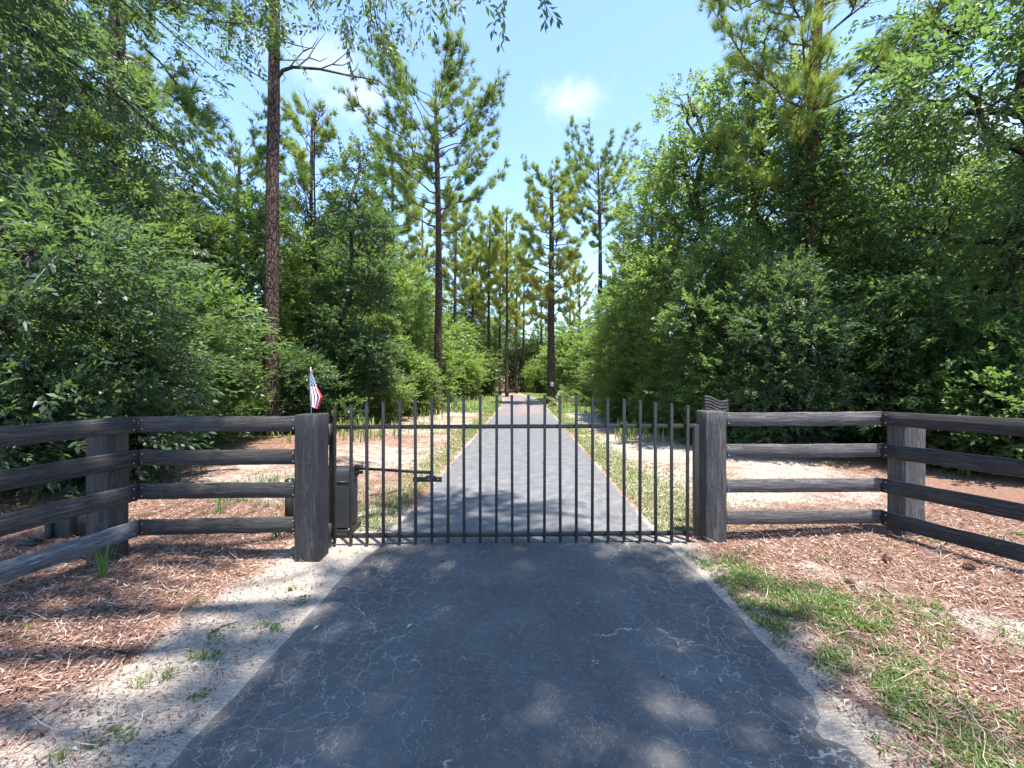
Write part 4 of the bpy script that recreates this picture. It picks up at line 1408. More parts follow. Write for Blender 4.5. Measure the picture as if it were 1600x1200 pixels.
rng = np.random.default_rng(91)
bt = thing('bare_treetop', (X(487, 17.5), 17.5, 0.0), 'half-dead thin tree with a bare twiggy top against the sky, right of the tall trunk', 'tree')
mb = MB()
mb.tube(bend_path((0, 0, -0.2), (0.1, 0, 13.2), rng, 10, 0.015), np.linspace(0.10, 0.015, 10), 8)
for k in range(30):
    z = rng.uniform(7.5, 12.8)
    a = rng.uniform(0, 6.28)
    ln = rng.uniform(0.5, 1.3) * (1.3 - (z - 7.5) / 9)
    e = np.array([math.cos(a) * ln * 0.7 + 0.1, math.sin(a) * ln * 0.7, z + ln * 1.1])
    s0 = np.array([0.1 * z / 13.2, 0, z])
    pp = bend_path(s0, e, rng, 5, 0.1, -0.06)
    mb.tube(pp, np.linspace(0.022, 0.007, 5), 4, cap=False)
    for _ in range(3):
        u = rng.uniform(0.3, 0.9)
        b0 = s0 + (e - s0) * u
        mb.tube(bend_path(b0, b0 + np.array([rng.normal(0, 0.25), rng.normal(0, 0.25), rng.uniform(0.2, 0.55)]), rng, 4, 0.1), np.linspace(0.012, 0.005, 4), 4, cap=False)
mb.obj('trunk', M['oakbark'], bt, smooth=True)

B_ = [
    (bush_a, 20, 6.3, 0.75, 0.0, None, 'dark shrub behind the left fence at the far left edge'),
    (bush_a, 120, 7.2, 0.85, 1.1, None, 'dark shrub behind the left corner post'),
    (bush_a, 215, 8.2, 0.8, 2.0, 'oak', 'glossy shrub right of the left corner post'),
    (bush_a, 285, 9.6, 0.75, 3.3, 'oak', 'low shrub behind the middle of the left fence panel'),
    (bush_a, 372, 14.2, 0.95, 4.1, 'bright', 'bright low shrub at the foot of the tall bare pine trunk'),
    (bush_b, 460, 13.8, 0.9, 0.7, 'dark', 'dark shrub behind the left gate post and flag'),
    (bush_b, 520, 15.2, 0.95, 2.7, 'oak', 'shrub behind the first pickets of the gate'),
    (bush_b, 585, 17.6, 1.0, 5.1, 'bright', 'sunlit shrub at the foot of the dark narrow tree'),
    (bush_b, 640, 21.0, 1.05, 0.3, 'bright', 'sunlit shrub just left of the open-crowned pine foot'),
    (bush_b, 724, 37.0, 1.15, 1.3, 'bright', 'rounded bush right of the open-crowned pine foot'),
    (bush_b, 757, 46.0, 1.1, 2.3, 'oak', 'bush among the file of trunks left of the drive'),
    (bush_b, 838, 58.0, 1.3, 4.3, 'bright', 'sunny bush closing the end of the driveway'),
    (bush_b, 940, 27.5, 1.0, 5.3, 'bright', 'sunlit shrub beside the palmetto'),
    (bush_b, 985, 17.5, 0.85, 0.9, 'bright', 'sunlit shrub at the verge behind the last pickets of the gate'),
    (bush_b, 1050, 13.6, 0.85, 1.9, 'bright', 'shrub low behind the right end of the gate'),
    (bush_a, 1125, 11.0, 0.85, 2.9, 'oak', 'shrub hanging over behind the right gate post'),
    (bush_a, 1195, 10.6, 0.72, 4.9, None, 'dark low shrub behind the right fence panel near the gate post'),
    (bush_a, 1280, 10.8, 0.72, 5.9, None, 'dark low shrub behind the middle of the right fence panel'),
    (bush_a, 1365, 10.2, 0.75, 0.6, None, 'dark low shrub behind the right fence corner'),
    (bush_a, 1450, 8.8, 0.78, 1.6, 'oak', 'glossy shrub right of the right corner post'),
    (bush_a, 1530, 7.8, 0.85, 2.6, 'oak', 'glossy shrub behind the right fence wing'),
    (bush_a, 1620, 7.0, 0.9, 3.6, 'oak', 'glossy shrub at the far right edge behind the fence wing'),
    (bush_b, 1430, 11.0, 1.0, 4.6, 'dark', 'taller dark shrub in the hollow behind the right corner post'),
    (bush_b, 1560, 10.0, 1.05, 5.6, 'oak', 'taller shrub in the rank behind the glossy shrubs at the right'),
]
for (k, px, Z, s_, rz, mt, lab) in B_:
    k.put(X(px, Z), Z, lab, 'shrubs of the wood edge', rz=rz, scale=s_, mats={'crown': M[mt]} if mt else None)

# far-off wood, one mass
rng = np.random.default_rng(55)
lob = []
for i in range(170):
    a = rng.uniform(-1.15, 1.15)
    dd = rng.uniform(62, 84)
    r_ = rng.uniform(2.2, 4.2)
    lob.append((dd * math.tan(a) * 0.9, dd, rng.uniform(1.0, 12.5) + abs(a) * 2.5, r_, r_, r_))
for i in range(26):
    dd = rng.uniform(64, 78)
    lob.append((X(rng.uniform(690, 930), dd), dd, rng.uniform(0.8, 9.0), 3.0, 2.5, 2.6))
V, Q, T = lobes_crown(lob, 15500, SPR_FAR, rng, gap=0.25, inner=0.4, tint=0.88, sc_=(1.1, 2.0))  # high yellow-green tint stands in for sunlight from a clearing
tag(obj('far_wood', mesh('far_wood', V, Q, M['bright'], tint=T)), 'distant sunlit wood closing the view beyond the pines', 'woods', kind='stuff')

# the oak that overhangs the drive and shades the foreground: its trunk stands left of the frame
rng = np.random.default_rng(61)
ov = thing('overhanging_oak', (-8.5, -0.5, 0.05), 'oak leaning over the drive, only hanging sprigs of it seen at the top', 'tree')
mb = MB()
P = bend_path((0, 0, -0.2), (3.4, 0.1, 13.4), rng, 9, 0.04)
mb.tube(P, np.linspace(0.42, 0.2, 9), 12, wob=0.1, rng=rng)
lob = []
for (cx, cy, cz, rx, ry, rz_) in [(1.15, 0.1, 11.2, 1.1, 1.2, 0.8), (2.1, 0.2, 11.0, 1.2, 1.2, 0.8), (1.2, 1.5, 11.0, 1.0, 0.95, 0.7), (2.1, 1.6, 10.8, 1.2, 0.95, 0.7), (2.8, 0.9, 10.6, 0.6, 0.7, 0.5),
                                  (1.2, -1.6, 11.5, 1.2, 1.3, 0.8), (2.5, -1.7, 11.2, 1.0, 1.2, 0.8), (-2.4, 1.3, 11.2, 0.9, 1.0, 0.7), (-4.2, 0.6, 11.0, 1.5, 1.5, 0.9), (-5.6, -2.4, 10.6, 1.6, 1.6, 1.0), (-2.4, -3.6, 11.6, 1.8, 1.4, 0.9), (1.2, 3.5, 10.6, 0.95, 0.6, 0.5)]:
    lob.append((cx + 8.75, cy - 0.1, cz + 3.6, rx * 1.06, ry * 1.06, rz_))
for L_ in lob:
    mb.tube(bend_path((3.2, 0.1, 12.6 + rng.normal(0, 0.3)), L_[:3], rng, 7, 0.07, 0.04), np.linspace(0.13, 0.03, 7), 6, cap=False)
V, Q, T = lobes_crown(lob, 3600, SPR_OAK, rng, gap=0.30, inner=0.15, tint=0.4, sc_=(1.1, 1.6), axis=(3.0, 0.2))
# hanging sprigs that enter the picture at its top
def sprig_points(lst):
    P, D = [], []
    for (px, py, Z, n_, sp) in lst:
        c_ = np.array(at(px, py, Z)) - np.array(ov.location)
        for _ in range(n_):
            P.append(c_ + rng.normal(0, sp, 3))
            d = np.array([rng.normal(0.1, 0.5), rng.normal(0, 0.4), -0.9])
            D.append(d / np.linalg.norm(d))
    return np.array(P), np.array(D)


Ps, Ds = sprig_points([(668, 0, 5.2, 2, 0.05), (690, -20, 5.2, 2, 0.05), (720, -24, 5.0, 2, 0.05), (785, -12, 4.8, 2, 0.04), (820, -38, 4.8, 2, 0.05), (845, -34, 4.8, 1, 0.04),
                       (560, 20, 7.0, 14, 0.28), (600, 70, 7.0, 8, 0.2), (520, -10, 7.0, 12, 0.3), (590, 0, 7.0, 12, 0.3), (470, -10, 7.5, 8, 0.35), (630, -20, 6.4, 6, 0.2), (340, 40, 7.5, 10, 0.5), (390, 10, 7.5, 8, 0.4), (300, -10, 7.5, 10, 0.5)])
V2, Q2, T2 = scatter(SPR_OAK, Ps, Ds, rng.normal(0, 1.0, len(Ps)), rng.uniform(0.8, 1.15, len(Ps)), rng, 0.3 + rng.normal(0, 0.08, len(Ps)))
for q in range(0, len(Ps), 3):
    if Ps[q][0] + ov.location.x < -2.6:
        continue
    a = Ps[q] - Ds[q] * 0.02
    e = np.array([6.6, 1.5, 13.4]) + rng.normal(0, 0.6, 3)
    mb.tube(bend_path(a, e, rng, 7, 0.05), np.linspace(0.006, 0.02, 7), 4, cap=False)
mb.obj('trunk', M['oakbark'], ov, smooth=True)
obj('crown', mesh('crown', np.concatenate([V, V2]), np.concatenate([Q, Q2 + len(V)]), M['dark'], tint=np.concatenate([T, T2])), ov)

# hanging oak boughs at the upper left, crossing in front of the pines
rng = np.random.default_rng(62)
hb = thing('leaning_oak', (-8.9, 4.6, 0.1), 'oak at far upper left, its long boughs of narrow leaves drooping to the right', 'tree')
mb = MB()
mb.tube(bend_path((0, 0, -0.2), (0.5, 0.5, 9.5), rng, 9, 0.05), np.linspace(0.26, 0.12, 9), 10, wob=0.1, rng=rng)
Pn, Dn = [], []
for (z0, ends) in ((5.0, [(110, 330, 7.0), (40, 430, 6.2), (230, 300, 7.6)]), (7.0, [(200, 170, 7.4), (90, 200, 6.6), (300, 250, 8.0), (20, 280, 6.0)]), (8.6, [(260, 60, 7.6), (120, 60, 6.8), (340, 110, 8.4), (30, 110, 6.2), (220, -40, 7.0), (60, -60, 6.4), (350, 40, 7.5), (400, 5, 7.5), (480, -15, 7.4)])):
    for (px, py, Z) in ends:
        e = np.array(at(px, py, Z)) - np.array(hb.location)
        s0 = np.array([0.3, 0.3, z0])
        pp = bend_path(s0, e, rng, 8, 0.06, 0.10)
        mb.tube(pp, np.linspace(0.055, 0.008, 8), 5, cap=False)
        for _ in range(64):
            u = 0.3 + 0.72 * rng.random() ** 0.8
            b = np.array([np.interp(u, np.linspace(0, 1, 8), pp[:, j]) for j in range(3)])
            Pn.append(b + rng.normal(0, 0.30, 3))
            d = (e - s0) / np.linalg.norm(e - s0) * 0.7 + rng.normal(0, 0.45, 3) + np.array([0, 0, -0.35])
            Dn.append(d / np.linalg.norm(d))
Pn, Dn = np.array(Pn), np.array(Dn)
V, Q, T = scatter(SPR_OAK, Pn, Dn, rng.normal(0, 0.6, len(Pn)), rng.uniform(0.75, 1.15, len(Pn)), rng, 0.35 + rng.normal(0, 0.09, len(Pn)))
mb.obj('trunk', M['oakbark'], hb, smooth=True)
obj('crown', mesh('crown', V, Q, M['dark'], tint=T), hb)

# saw palmetto right of the drive
rng = np.random.default_rng(63)
pal = thing('saw_palmetto', (X(912, 27.5), 27.5, 0.0), 'fan-leaved palmetto clump right of the driveway beside the thick tagged pine', 'palmetto')
for i in range(26):
    az = i * 2.4 + rng.normal(0, 0.2)
    el = rng.uniform(0.1, 1.2)
    ln = rng.uniform(0.7, 1.5)
    d = np.array([math.cos(az) * math.cos(el), math.sin(az) * math.cos(el), math.sin(el)])
    b0 = np.array([rng.normal(0, 0.5), rng.normal(0, 0.4), 0.1])
    e = b0 + d * ln
    s_ = np.cross(d, [0, 0, 1.0])
    s_ /= np.linalg.norm(s_)
    u_ = np.cross(s_, d)
    V, Tr = [], []
    V += [b0 - s_ * 0.012, b0 + s_ * 0.012, e]
    Tr.append([0, 1, 2])
    for k in range(15):
        a = (k - 7) / 7 * 1.5
        dd = d * math.cos(a) + s_ * math.sin(a) + np.array([0, 0, -0.25 * abs(a)])
        dd /= np.linalg.norm(dd)
        wd = np.cross(dd, u_)
        wd /= np.linalg.norm(wd)
        q = len(V)
        V += [e, e + dd * 0.3 + wd * 0.03, e + dd * 0.62 + np.array([0, 0, -0.12]), e + dd * 0.3 - wd * 0.03]
        Tr += [[q, q + 1, q + 2], [q, q + 2, q + 3]]
    dryl = el < 0.3
    obj('frond', mesh('frond', V, np.array(Tr), M['palm'], tint=np.full(len(V), 0.95 if dryl else 0.45 + rng.normal(0, 0.1))), pal)

# ------------------------------------------------------------------ ground cover
rng = np.random.default_rng(71)


def strips(n, xr_, yr_, dens, len_, wid, m_, name, label, cat, tint_f, lift=0.004, tilt=0.25, curve=0.2):
    x = rng.uniform(*xr_, n)
    u = rng.random(n)
    y = yr_[0] * (yr_[1] / yr_[0]) ** u           # more of them near the camera
    k = rng.random(n) < dens(x, y)
    x, y = x[k], y[k]
    n = len(x)
    a = rng.uniform(0, 2 * math.pi, n)
    l_ = rng.uniform(*len_, n)
    w_ = rng.uniform(*wid, n)
    z = gz(x, y) + lift * rng.uniform(0.3, 2.2, n)
    d = np.stack([np.cos(a), np.sin(a), rng.normal(0, tilt, n)], 1)
    s_ = np.stack([-np.sin(a), np.cos(a), rng.normal(0, 0.35, n)], 1)
    c_ = np.stack([x, y, z + np.abs(d[:, 2]) * l_ * 0.4], 1)
    md = c_ + s_ * (rng.normal(0, curve, n) * l_)[:, None]
    v = np.stack([c_ - d * (l_ / 2)[:, None], md - s_ * (w_ / 2)[:, None], c_ + d * (l_ / 2)[:, None], md + s_ * (w_ / 2)[:, None] + np.array([0, 0, 0.001])], 1)
    q = np.arange(n * 4).reshape(n, 4)
    tt_ = np.repeat(tint_f(n), 4)
    o_ = obj(name, mesh(name, v.reshape(-1, 3), q, m_, tint=tt_))
    return tag(o_, label, cat, kind='stuff')


off_road = lambda x, y: np.abs(x - road_c(y)) > road_h(y) + 0.02
strips(250000, (-6.4, 6.4), (1.2, 15.0), lambda x, y: off_road(x, y) * np.clip(litter_amt(x, y) ** 1.5 * 1.15 + 0.02, 0, 1), (0.016, 0.058), (0.004, 0.014), M['litter'], 'leaf_litter', 'brown bark chips and dead leaves strewn over the sandy ground', 'leaf litter', lambda n: np.clip(rng.normal(0.42, 0.26, n), 0, 1), lift=0.006, tilt=0.3)
strips(70000, (-6.2, 6.2), (1.2, 9.0), lambda x, y: off_road(x, y) * 0.8, (0.008, 0.026), (0.003, 0.007), M['litter'], 'bark_crumbs', 'small dark bits of bark sprinkled on the pale sand', 'bark bits', lambda n: np.clip(rng.normal(0.08, 0.15, n), 0, 1), lift=0.003)
strips(60000, (-6.2, 6.2), (1.2, 12.0), lambda x, y: off_road(x, y) * np.clip(litter_amt(x, y) * 0.9 + 0.16, 0, 1), (0.08, 0.20), (0.002, 0.004), M['litter'], 'pine_straw', 'fallen pine needles lying on the sandy ground', 'pine straw', lambda n: np.clip(rng.normal(0.55, 0.28, n), 0, 1), lift=0.009, curve=0.12)


def blades(n, xr_, yr_, dens, hgt, wid, name, label, tint_f, lean=0.7):
    x = rng.uniform(*xr_, n)
    u = rng.random(n)
    y = yr_[0] * (yr_[1] / yr_[0]) ** u
    k = rng.random(n) < dens(x, y)
    x, y = x[k], y[k]
    n = len(x)
    a = rng.uniform(0, 2 * math.pi, n)
    h_ = rng.uniform(*hgt, n)
    w_ = rng.uniform(*wid, n) * np.clip(y / 5, 1, 3)
    ln = np.abs(rng.normal(lean, 0.3, n))
    z = gz(x, y) - 0.004
    b0 = np.stack([x, y, z], 1)
    d = np.stack([np.cos(a), np.sin(a), np.zeros(n)], 1)
    s_ = np.stack([-np.sin(a), np.cos(a), np.zeros(n)], 1)
    md = b0 + d * (h_ * ln * 0.35)[:, None] + np.array([0, 0, 1.0]) * (h_ * 0.65)[:, None]
    tp = b0 + d * (h_ * ln)[:, None] + np.array([0, 0, 1.0]) * (h_ * (0.95 - 0.25 * ln))[:, None]
    v = np.stack([b0 - s_ * (w_ / 2)[:, None], b0 + s_ * (w_ / 2)[:, None], md + s_ * (w_ * 0.42)[:, None], md - s_ * (w_ * 0.42)[:, None], tp], 1)
    base_ = np.arange(n)[:, None] * 5
    Qd = base_ + np.array([0, 1, 2, 3])
    Td = base_ + np.array([3, 2, 4])
    o_ = obj(name, mesh(name, v.reshape(-1, 3), [Qd, Td], M['grass'], tint=np.repeat(tint_f(x, y), 5)))
    return tag(o_, label, 'grass', kind='stuff')


def turf(x, y):
    """the mat of grass along the right edge of the drive and the looser second band"""
    d = x - road_c(y) - road_h(y)
    e1 = np.exp(-((d - 0.26 - 0.12 * vnoise(x * 0, y, 2.0, 1)) / 0.27) ** 2) * sst(vnoise(x, y, 2.1, 5) + 0.65, 0.0, 0.5) * (y < 4.05)
    c2 = 2.62 + 0.42 * (2.7 - y)
    e2 = np.exp(-((x - c2) / 0.36) ** 2) * sst(vnoise(x, y, 3.0, 8) + 0.35, 0.1, 0.6) * sst(3.7 - y, 0, 0.4)
    e1 = e1 * sst(vnoise(x, y, 3.3, 17) + 0.75, 0.1, 0.6)
    e3 = 0.25 * sst(vnoise(x, y, 2.6, 12), 0.35, 0.7) * (d > 0.1) * (x > 1.6)
    return np.clip(e1 + 1.0 * e2 + e3, 0, 1)


blades(150000, (1.5, 5.0), (1.3, 4.3), lambda x, y: (x - road_c(y) > road_h(y) + 0.02) * turf(x, y) ** 1.4 * sst(vnoise(x, y, 9.0, 4) + vnoise(x, y, 17.0, 6), -1.0, 0.3), (0.02, 0.06), (0.004, 0.009), 'verge_grass', 'green turf creeping along the right edge of the drive in front of the fence', lambda x, y: np.clip(0.36 + rng.normal(0, 0.18, len(x)) + 0.1 * vnoise(x, y, 3, 3), 0, 1), lean=1.15)


def verge(x, y):
    d = np.abs(x - road_c(y)) - road_h(y)
    b_ = 1.5 * np.exp(-((d - 0.25) / 0.38) ** 2) * sst(vnoise(x, y, 1.4, 2) + 0.9, 0, 0.6)
    c_ = 0.30 * sst(vnoise(x, y, 0.7, 9), 0.15, 0.7) * (d > 0.2) + 0.5 * sst(d, 4.5, 8) * sst(y, 10, 14)
    r_ = 1.0 * np.exp(-((x - 2.1) / 0.7) ** 2 - ((y - 6.2) / 1.6) ** 2) * (d > 0.02)
    return np.clip(b_ * np.where(x < 0.5, 0.55, 1.0) + c_ + r_, 0, 1) * (d > 0.02)


blades(380000, (-9.0, 9.5), (4.7, 34.0), lambda x, y: verge(x, y), (0.02, 0.055), (0.006, 0.012), 'meadow_grass', 'yellow-green grass along the drive beyond the gate', lambda x, y: np.clip(0.52 + rng.normal(0, 0.16, len(x)) + 0.14 * vnoise(x, y, 1, 3), 0, 1), lean=0.9)
blades(60000, (-7.0, 12.0), (22.0, 62.0), lambda x, y: (np.abs(x - road_c(y)) > road_h(y) + 0.1) * 0.85, (0.06, 0.16), (0.012, 0.02), 'far_grass', 'sunlit yellow-green grass around the far end of the drive', lambda x, y: np.clip(0.55 + rng.normal(0, 0.14, len(x)), 0, 1), lean=0.8)
blades(14000, (-14.0, 14.0), (11.0, 40.0), lambda x, y: (np.abs(x - road_c(y)) > 2.6) * sst(vnoise(x, y, 0.5, 14), -0.1, 0.5), (0.25, 0.7), (0.008, 0.016), 'tall_grass', 'tall pale grass at the foot of the trees beyond the gate', lambda x, y: np.clip(0.72 + rng.normal(0, 0.17, len(x)), 0, 1), lean=0.45)
blades(9000, (-9.0, -2.2), (5.4, 10.0), lambda x, y: 0.75 * sst(vnoise(x, y, 0.9, 21), 0.2, 0.6), (0.05, 0.16), (0.006, 0.012), 'weedy_grass', 'patches of weedy grass behind the left fence', lambda x, y: np.clip(0.45 + rng.normal(0, 0.18, len(x)), 0, 1), lean=0.8)


# single weeds, each a thing
def weed_meshes(seed, kind):
    r = np.random.default_rng(seed)
    out = []
    if kind == 'grass':
        n = 26
        V, Qd, Td, T = [], [], [], []
        for i in range(n):
            a = r.uniform(0, 6.28)
            h_ = r.uniform(0.05, 0.13)
            ln = abs(r.normal(0.6, 0.3))
            d, s_ = np.array([math.cos(a), math.sin(a), 0]), np.array([-math.sin(a), math.cos(a), 0])
            b0 = np.array([r.normal(0, 0.02), r.normal(0, 0.02), -0.01])
            w_ = r.uniform(0.003, 0.006)
            md = b0 + d * h_ * ln * 0.4 + np.array([0, 0, h_ * 0.7])
            tp = b0 + d * h_ * ln * 1.1 + np.array([0, 0, h_ * (1 - 0.25 * ln)])
            q = len(V)
            V += [b0 - s_ * w_ / 2, b0 + s_ * w_ / 2, md + s_ * w_ / 2, md - s_ * w_ / 2, tp]
            Qd.append([q, q + 1, q + 2, q + 3])
            Td.append([q + 3, q + 2, q + 4])
            T += [0.55 + r.normal(0, 0.18)] * 5
        return mesh('blades', V, [np.array(Qd), np.array(Td)], M['grass'], tint=T)
    n = 34
    P = np.stack([r.normal(0, 0.045, n), r.normal(0, 0.045, n), r.uniform(0.0, 0.035, n)], 1)
    a = r.uniform(0, 6.28, n)
    D = np.stack([np.cos(a), np.sin(a), r.uniform(0.0, 0.5, n)], 1)
    D /= np.linalg.norm(D, axis=1)[:, None]
    lf_ = [(np.array([[0, 0, 0], [0.016, 0.009, 0.003], [0.034, 0, 0], [0.016, -0.009, 0.003]]), np.array([[0, 1, 2, 3]]), np.zeros(4))]
    V, Qd, T = scatter(lf_, P, D, r.normal(0, 0.5, n), r.uniform(0.7, 1.5, n), r, 0.4 + r.normal(0, 0.15, n))
    return mesh('leaves', V, Qd, M['weed'], tint=T)


WG = [weed_meshes(500 + i, 'grass') for i in range(3)]
WL = [weed_meshes(520 + i, 'leaf') for i in range(3)]
weeds = [  # px, py, kind, size, label
    (305, 944, 'g', 1.0, 'grass tuft in the pale sand midway between left fence and drive'),
    (272, 928, 'l', 0.9, 'small leafy weed behind the midway grass tuft'),
    (152, 957, 'l', 0.9, 'bright little leafy weed alone in the brown litter'),
    (45, 985, 'g', 0.8, 'sparse yellowish grass tuft at the far left in the litter'),
    (457, 921, 'l', 1.1, 'leafy weed beside the drive below the left gate post'),
    (470, 940, 'l', 1.3, 'leafy weed touching the drive edge nearest the left gate post'),
    (408, 979, 'l', 1.1, 'leafy weed near the drive edge, the farther one of a close pair'),
    (430, 984, 'l', 1.2, 'leafy weed of a close pair, the one right by the asphalt'),
    (338, 995, 'l', 1.2, 'leafy weed lower left of the close pair by the asphalt'),
    (308, 1030, 'g', 1.15, 'large pale grass tuft in the open sand'),
    (333, 1025, 'l', 1.3, 'leafy weed beside the large pale grass tuft'),
    (262, 1058, 'g', 1.2, 'green grass tuft lower left of the large pale tuft'),
    (222, 1072, 'g', 1.0, 'brownish grass tuft left of the green one'),
    (312, 1090, 'l', 1.1, 'leafy weed near the drive edge below the grass tufts'),
    (168, 1153, 'l', 1.3, 'leafy weed in speckled sand near the lower left corner'),
    (202, 1153, 'l', 0.8, 'tiny weed right of the lower left leafy weed'),
    (97, 1188, 'g', 0.9, 'grass tuft at the bottom edge in the lower left corner'),
    (495, 875, 'g', 0.9, 'yellow-green tuft at the foot of the left gate post'),
    (1175, 864, 'l', 1.4, 'bright leafy weed in front of the right gate post'),
    (1287, 874, 'l', 1.0, 'small round weed in the litter in front of the right panel'),
    (1460, 950, 'g', 1.1, 'upright weed tuft in the sandy streak at the right'),
    (1450, 968, 'g', 0.7, 'small weed tuft below the upright one at the right'),
    (1420, 943, 'g', 0.8, 'small weed tuft left of the upright one at the right'),
    (1388, 932, 'l', 0.8, 'small weed at the upper end of the sandy streak'),
    (1255, 829, 'l', 1.2, 'weed growing under the lowest board of the right panel'),
    (1590, 836, 'l', 1.6, 'weed behind the right fence wing at the picture edge'),
]
for i, (px, py, kd, s_, lab) in enumerate(weeds):
    Z = F * H / (py - 595)
    Z = Z - 0.0
    x_ = X(px, Z)
    for _ in range(3):
        Z = F * (H - float(gz(x_, Z))) / (py - 595)
        x_ = X(px, Z)
    o = thing('grass_tuft' if kd == 'g' else 'leafy_weed', (x_, Z, float(gz(x_, Z))), lab, 'weed', 'weeds in the sandy verge', rz=i * 1.3)
    s_ *= 0.62 if kd == 'l' else 0.8
    o.scale = (s_, s_, s_)
    obj('blades' if kd == 'g' else 'leaves', (WG if kd == 'g' else WL)[i % 3], o)['kind'] = 'stuff'


def sword_plant(px, py, Z, n, hgt, seed, lab):
    r = np.random.default_rng(seed)
    x_ = X(px, Z)
    o = thing('sword_leaf_plant', (x_, Z, float(gz(x_, Z))), lab, 'plant', 'sword-leaved plants at the left fence')
    for i in range(n):
        a = r.uniform(0, 6.28)
        h_ = hgt * r.uniform(0.55, 1.0)
        ln = abs(r.normal(0.22, 0.2))
        d, s_ = np.array([math.cos(a), math.sin(a), 0]), np.array([-math.sin(a), math.cos(a), 0])
        b0 = np.array([r.normal(0, 0.025), r.normal(0, 0.02), -0.02])
        V, Qd = [], []
        for k in range(6):
            u = k / 5
            p = b0 + d * h_ * ln * u ** 1.7 + np.array([0, 0, h_ * u * (1 - 0.2 * ln * u)])
            w_ = 0.017 * (1 - u ** 2.2) + 0.001
            V += [p - s_ * w_ / 2, p + np.array([d[0], d[1], 0]) * -0.003, p + s_ * w_ / 2]
            if k:
                q = 3 * k
                Qd += [[q - 3, q - 2, q + 1, q], [q - 2, q - 1, q + 2, q + 1]]
        obj('leaf', mesh('leaf', V, np.array(Qd), M['weed'], tint=np.full(len(V), 0.35 + r.normal(0, 0.12))), o)


sword_plant(162, 880, 3.42, 9, 0.38, 1, 'sword-leaved plant in front of the left corner post')
sword_plant(345, 815, 5.0, 7, 0.34, 2, 'sword-leaved plant behind the middle of the left fence panel')
sword_plant(432, 830, 4.55, 9, 0.36, 3, 'sword-leaved plant behind the left fence panel next to the gate post')

# fallen sticks, cones, litter on the asphalt
def stick(name, pts, r_, m_, lab, cat, extra=(), group=None):
    z0 = lambda x, y: (0.018 if abs(x - float(road_c(y))) < float(road_h(y)) else float(gz(x, y)) + 0.012)
    W = []
    for (px, py, h_) in pts:
        Z = F * H / (py - 595)
        x_ = X(px, Z)
        W.append(np.array([x_, Z, z0(x_, Z) + h_]))
    c_ = W[0]
    o = thing(name, tuple(c_), lab, cat, group)
    mb = MB()
    mb.tube([p - c_ for p in W], np.linspace(r_, r_ * 0.5, len(W)), 6)
    mb.obj('stem', m_, o)
    for br_ in extra:
        Wb = []
        for (px, py, h_) in br_:
            Z = F * H / (py - 595)
            x_ = X(px, Z)
            Wb.append(np.array([x_, Z, z0(x_, Z) + h_]) - c_)
        mb = MB()
        mb.tube(Wb, np.linspace(r_ * 0.7, r_ * 0.3, len(Wb)), 5)
        mb.obj('twig', m_, o)


stick('dead_branch', [(1470, 862, 0.0), (1480, 868, 0.05), (1490, 858, 0.10), (1484, 848, 0.16)], 0.006, M['twig'], 'forked pale dead branch lying below the right fence wing', 'branch', [[(1480, 868, 0.05), (1465, 880, 0.02), (1440, 878, 0.0)], [(1472, 868, 0.03), (1468, 900, 0.0)], [(1490, 858, 0.10), (1496, 850, 0.12)]])
stick('fallen_stick', [(1365, 922, 0), (1385, 934, 0.005), (1406, 950, 0)], 0.007, M['oakbark'], 'dark thin stick along the sandy streak at the right', 'stick')
stick('fallen_stick', [(118, 1018, 0), (160, 1021, 0.01), (200, 1026, 0.0), (208, 1018, 0.03)], 0.007, M['oakbark'], 'dark forked stick in the litter at lower left', 'stick', [[(200, 1026, 0.0), (192, 1040, 0.0)]])
stick('fallen_stick', [(330, 992, 0), (350, 983, 0.004), (372, 974, 0)], 0.005, M['oakbark'], 'thin straight stick in the pale sand left of the drive', 'stick')
stick('pine_needle_bundle', [(890, 972, 0), (905, 966, 0.006), (915, 950, 0)], 0.0018, M['straw'], 'dry pine needles lying in a spread on the asphalt right of centre', 'pine needles', [[(892, 971, 0), (908, 962, 0.004), (916, 962, 0)], [(894, 969, 0), (906, 970, 0.003)]])
stick('pine_needle_bundle', [(1130, 1190, 0), (1128, 1168, 0.005), (1160, 1148, 0)], 0.0018, M['straw'], 'dry pine needles curled on the asphalt near the bottom', 'pine needles', [[(1150, 1170, 0), (1158, 1186, 0)], [(1140, 1180, 0), (1170, 1176, 0.0)]])
stick('pine_needle_bundle', [(1012, 945, 0), (1018, 955, 0.004), (1020, 966, 0)], 0.0018, M['straw'], 'dry pine needles on the asphalt near the right edge', 'pine needles', [[(1015, 948, 0), (1022, 958, 0)]])
stick('pine_needle_bundle', [(850, 1026, 0), (862, 1028, 0.003), (876, 1030, 0)], 0.0018, M['straw'], 'single dry needle straight across the middle of the asphalt', 'pine needles')

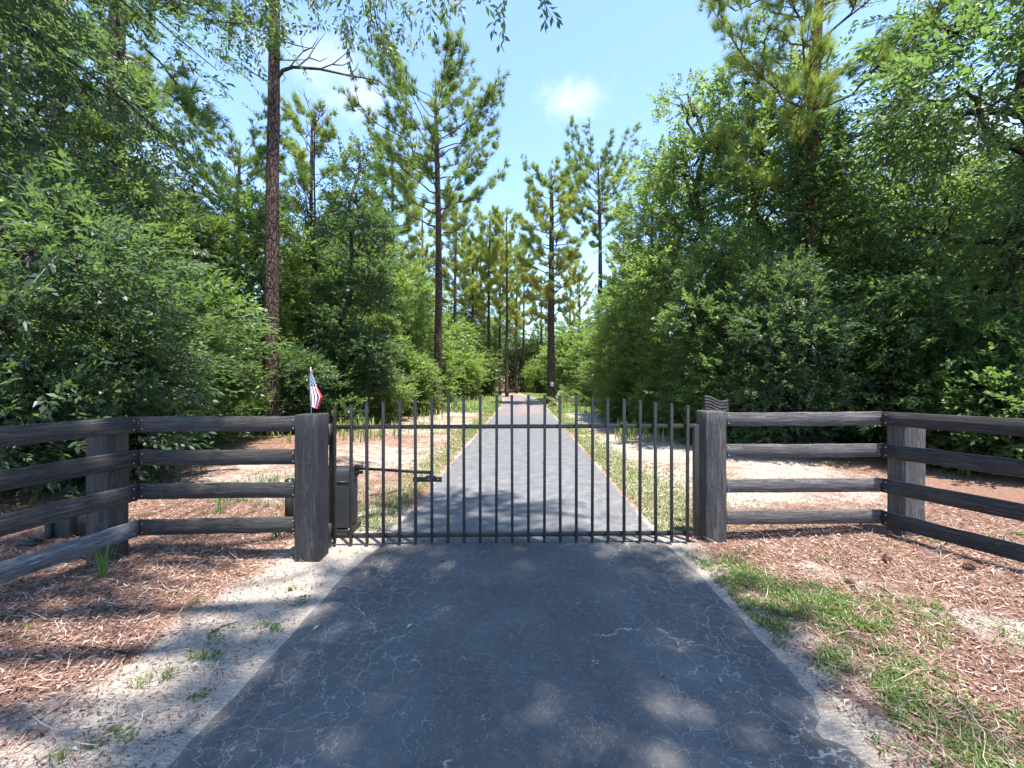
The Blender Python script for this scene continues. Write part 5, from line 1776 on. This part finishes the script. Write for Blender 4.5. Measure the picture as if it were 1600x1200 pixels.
for i, (px, py, lab) in enumerate([(1512, 893, 'dark pine cone in the litter below the right fence wing'), (1385, 876, 'small dark pine cone in front of the right fence corner'), (1330, 905, 'flat brown cone in the litter before the right panel')]):
    Z = F * (H - 0.08) / (py - 595)
    x_ = X(px, Z)
    o = thing('pine_cone', (x_, Z, float(gz(x_, Z)) + 0.02), lab, 'pine cone', 'pine cones in the litter', rz=i)
    o.scale = (0.68, 0.68, 0.68)
    mb = MB()
    mb.tube([(-0.05, 0, 0), (0, 0, 0.006), (0.06, 0, 0)], [0.022, 0.03, 0.010], 8)
    mb.obj('core', M['cone'], o)
    r = np.random.default_rng(i)
    mb = MB()
    for k in range(54):
        u = k / 54
        a = k * 2.4
        rr_ = 0.03 + 0.02 * math.sin(math.pi * (0.15 + 0.8 * u))
        x0 = -0.05 + 0.11 * u
        d = np.array([0.35, math.cos(a), math.sin(a)])
        d /= np.linalg.norm(d)
        s_ = np.cross(d, [1, 0, 0])
        b0 = np.array([x0, 0, 0]) + d * 0.015
        tip = np.array([x0, 0, 0]) + d * rr_
        mb.add([b0 - s_ * 0.003, b0 + s_ * 0.003, tip + s_ * 0.010, tip - s_ * 0.010], [[0, 1, 2, 3]])
    so_ = mb.obj('scales', M['cone'], o)
    so_['kind'] = 'stuff'

# single dead leaves on the asphalt
r = np.random.default_rng(88)
for i, (px, py, lab) in enumerate([(494, 985, 'pale dead leaf on the asphalt near its left edge'), (1059, 1010, 'orange dead leaf on the asphalt towards its right edge'), (1126, 1068, 'orange sliver of leaf near the right side of the asphalt'), (640, 982, 'whitish leaf scrap in the left middle of the asphalt'),
                                   (692, 880, 'dark leaf scrap on the asphalt just before the gate'), (1035, 1060, 'brown leaf in the right half of the asphalt'), (848, 725, 'small dark chip on the sunny drive behind the gate')]):
    Z = F * H / (py - 595)
    x_ = X(px, Z)
    o = obj('dead_leaf', mesh('dead_leaf', np.array([[-0.03, 0, 0], [0, 0.012, 0.006], [0.034, 0.002, 0.002], [0.002, -0.011, 0.005], [0.0, 0.0, 0.0]]) * (1.0 if Z < 5 else 2.0), np.array([[0, 4, 1], [1, 4, 2], [2, 4, 3], [3, 4, 0]]), M['litter'], tint=np.full(5, [0.95, 0.7, 0.65, 1.0, 0.0, 0.4, 0.1][i])), None, (x_, Z, 0.019))
    o.rotation_euler = (0, 0, r.uniform(0, 6.28))
    tag(o, lab, 'leaf', 'dead leaves on the drive')
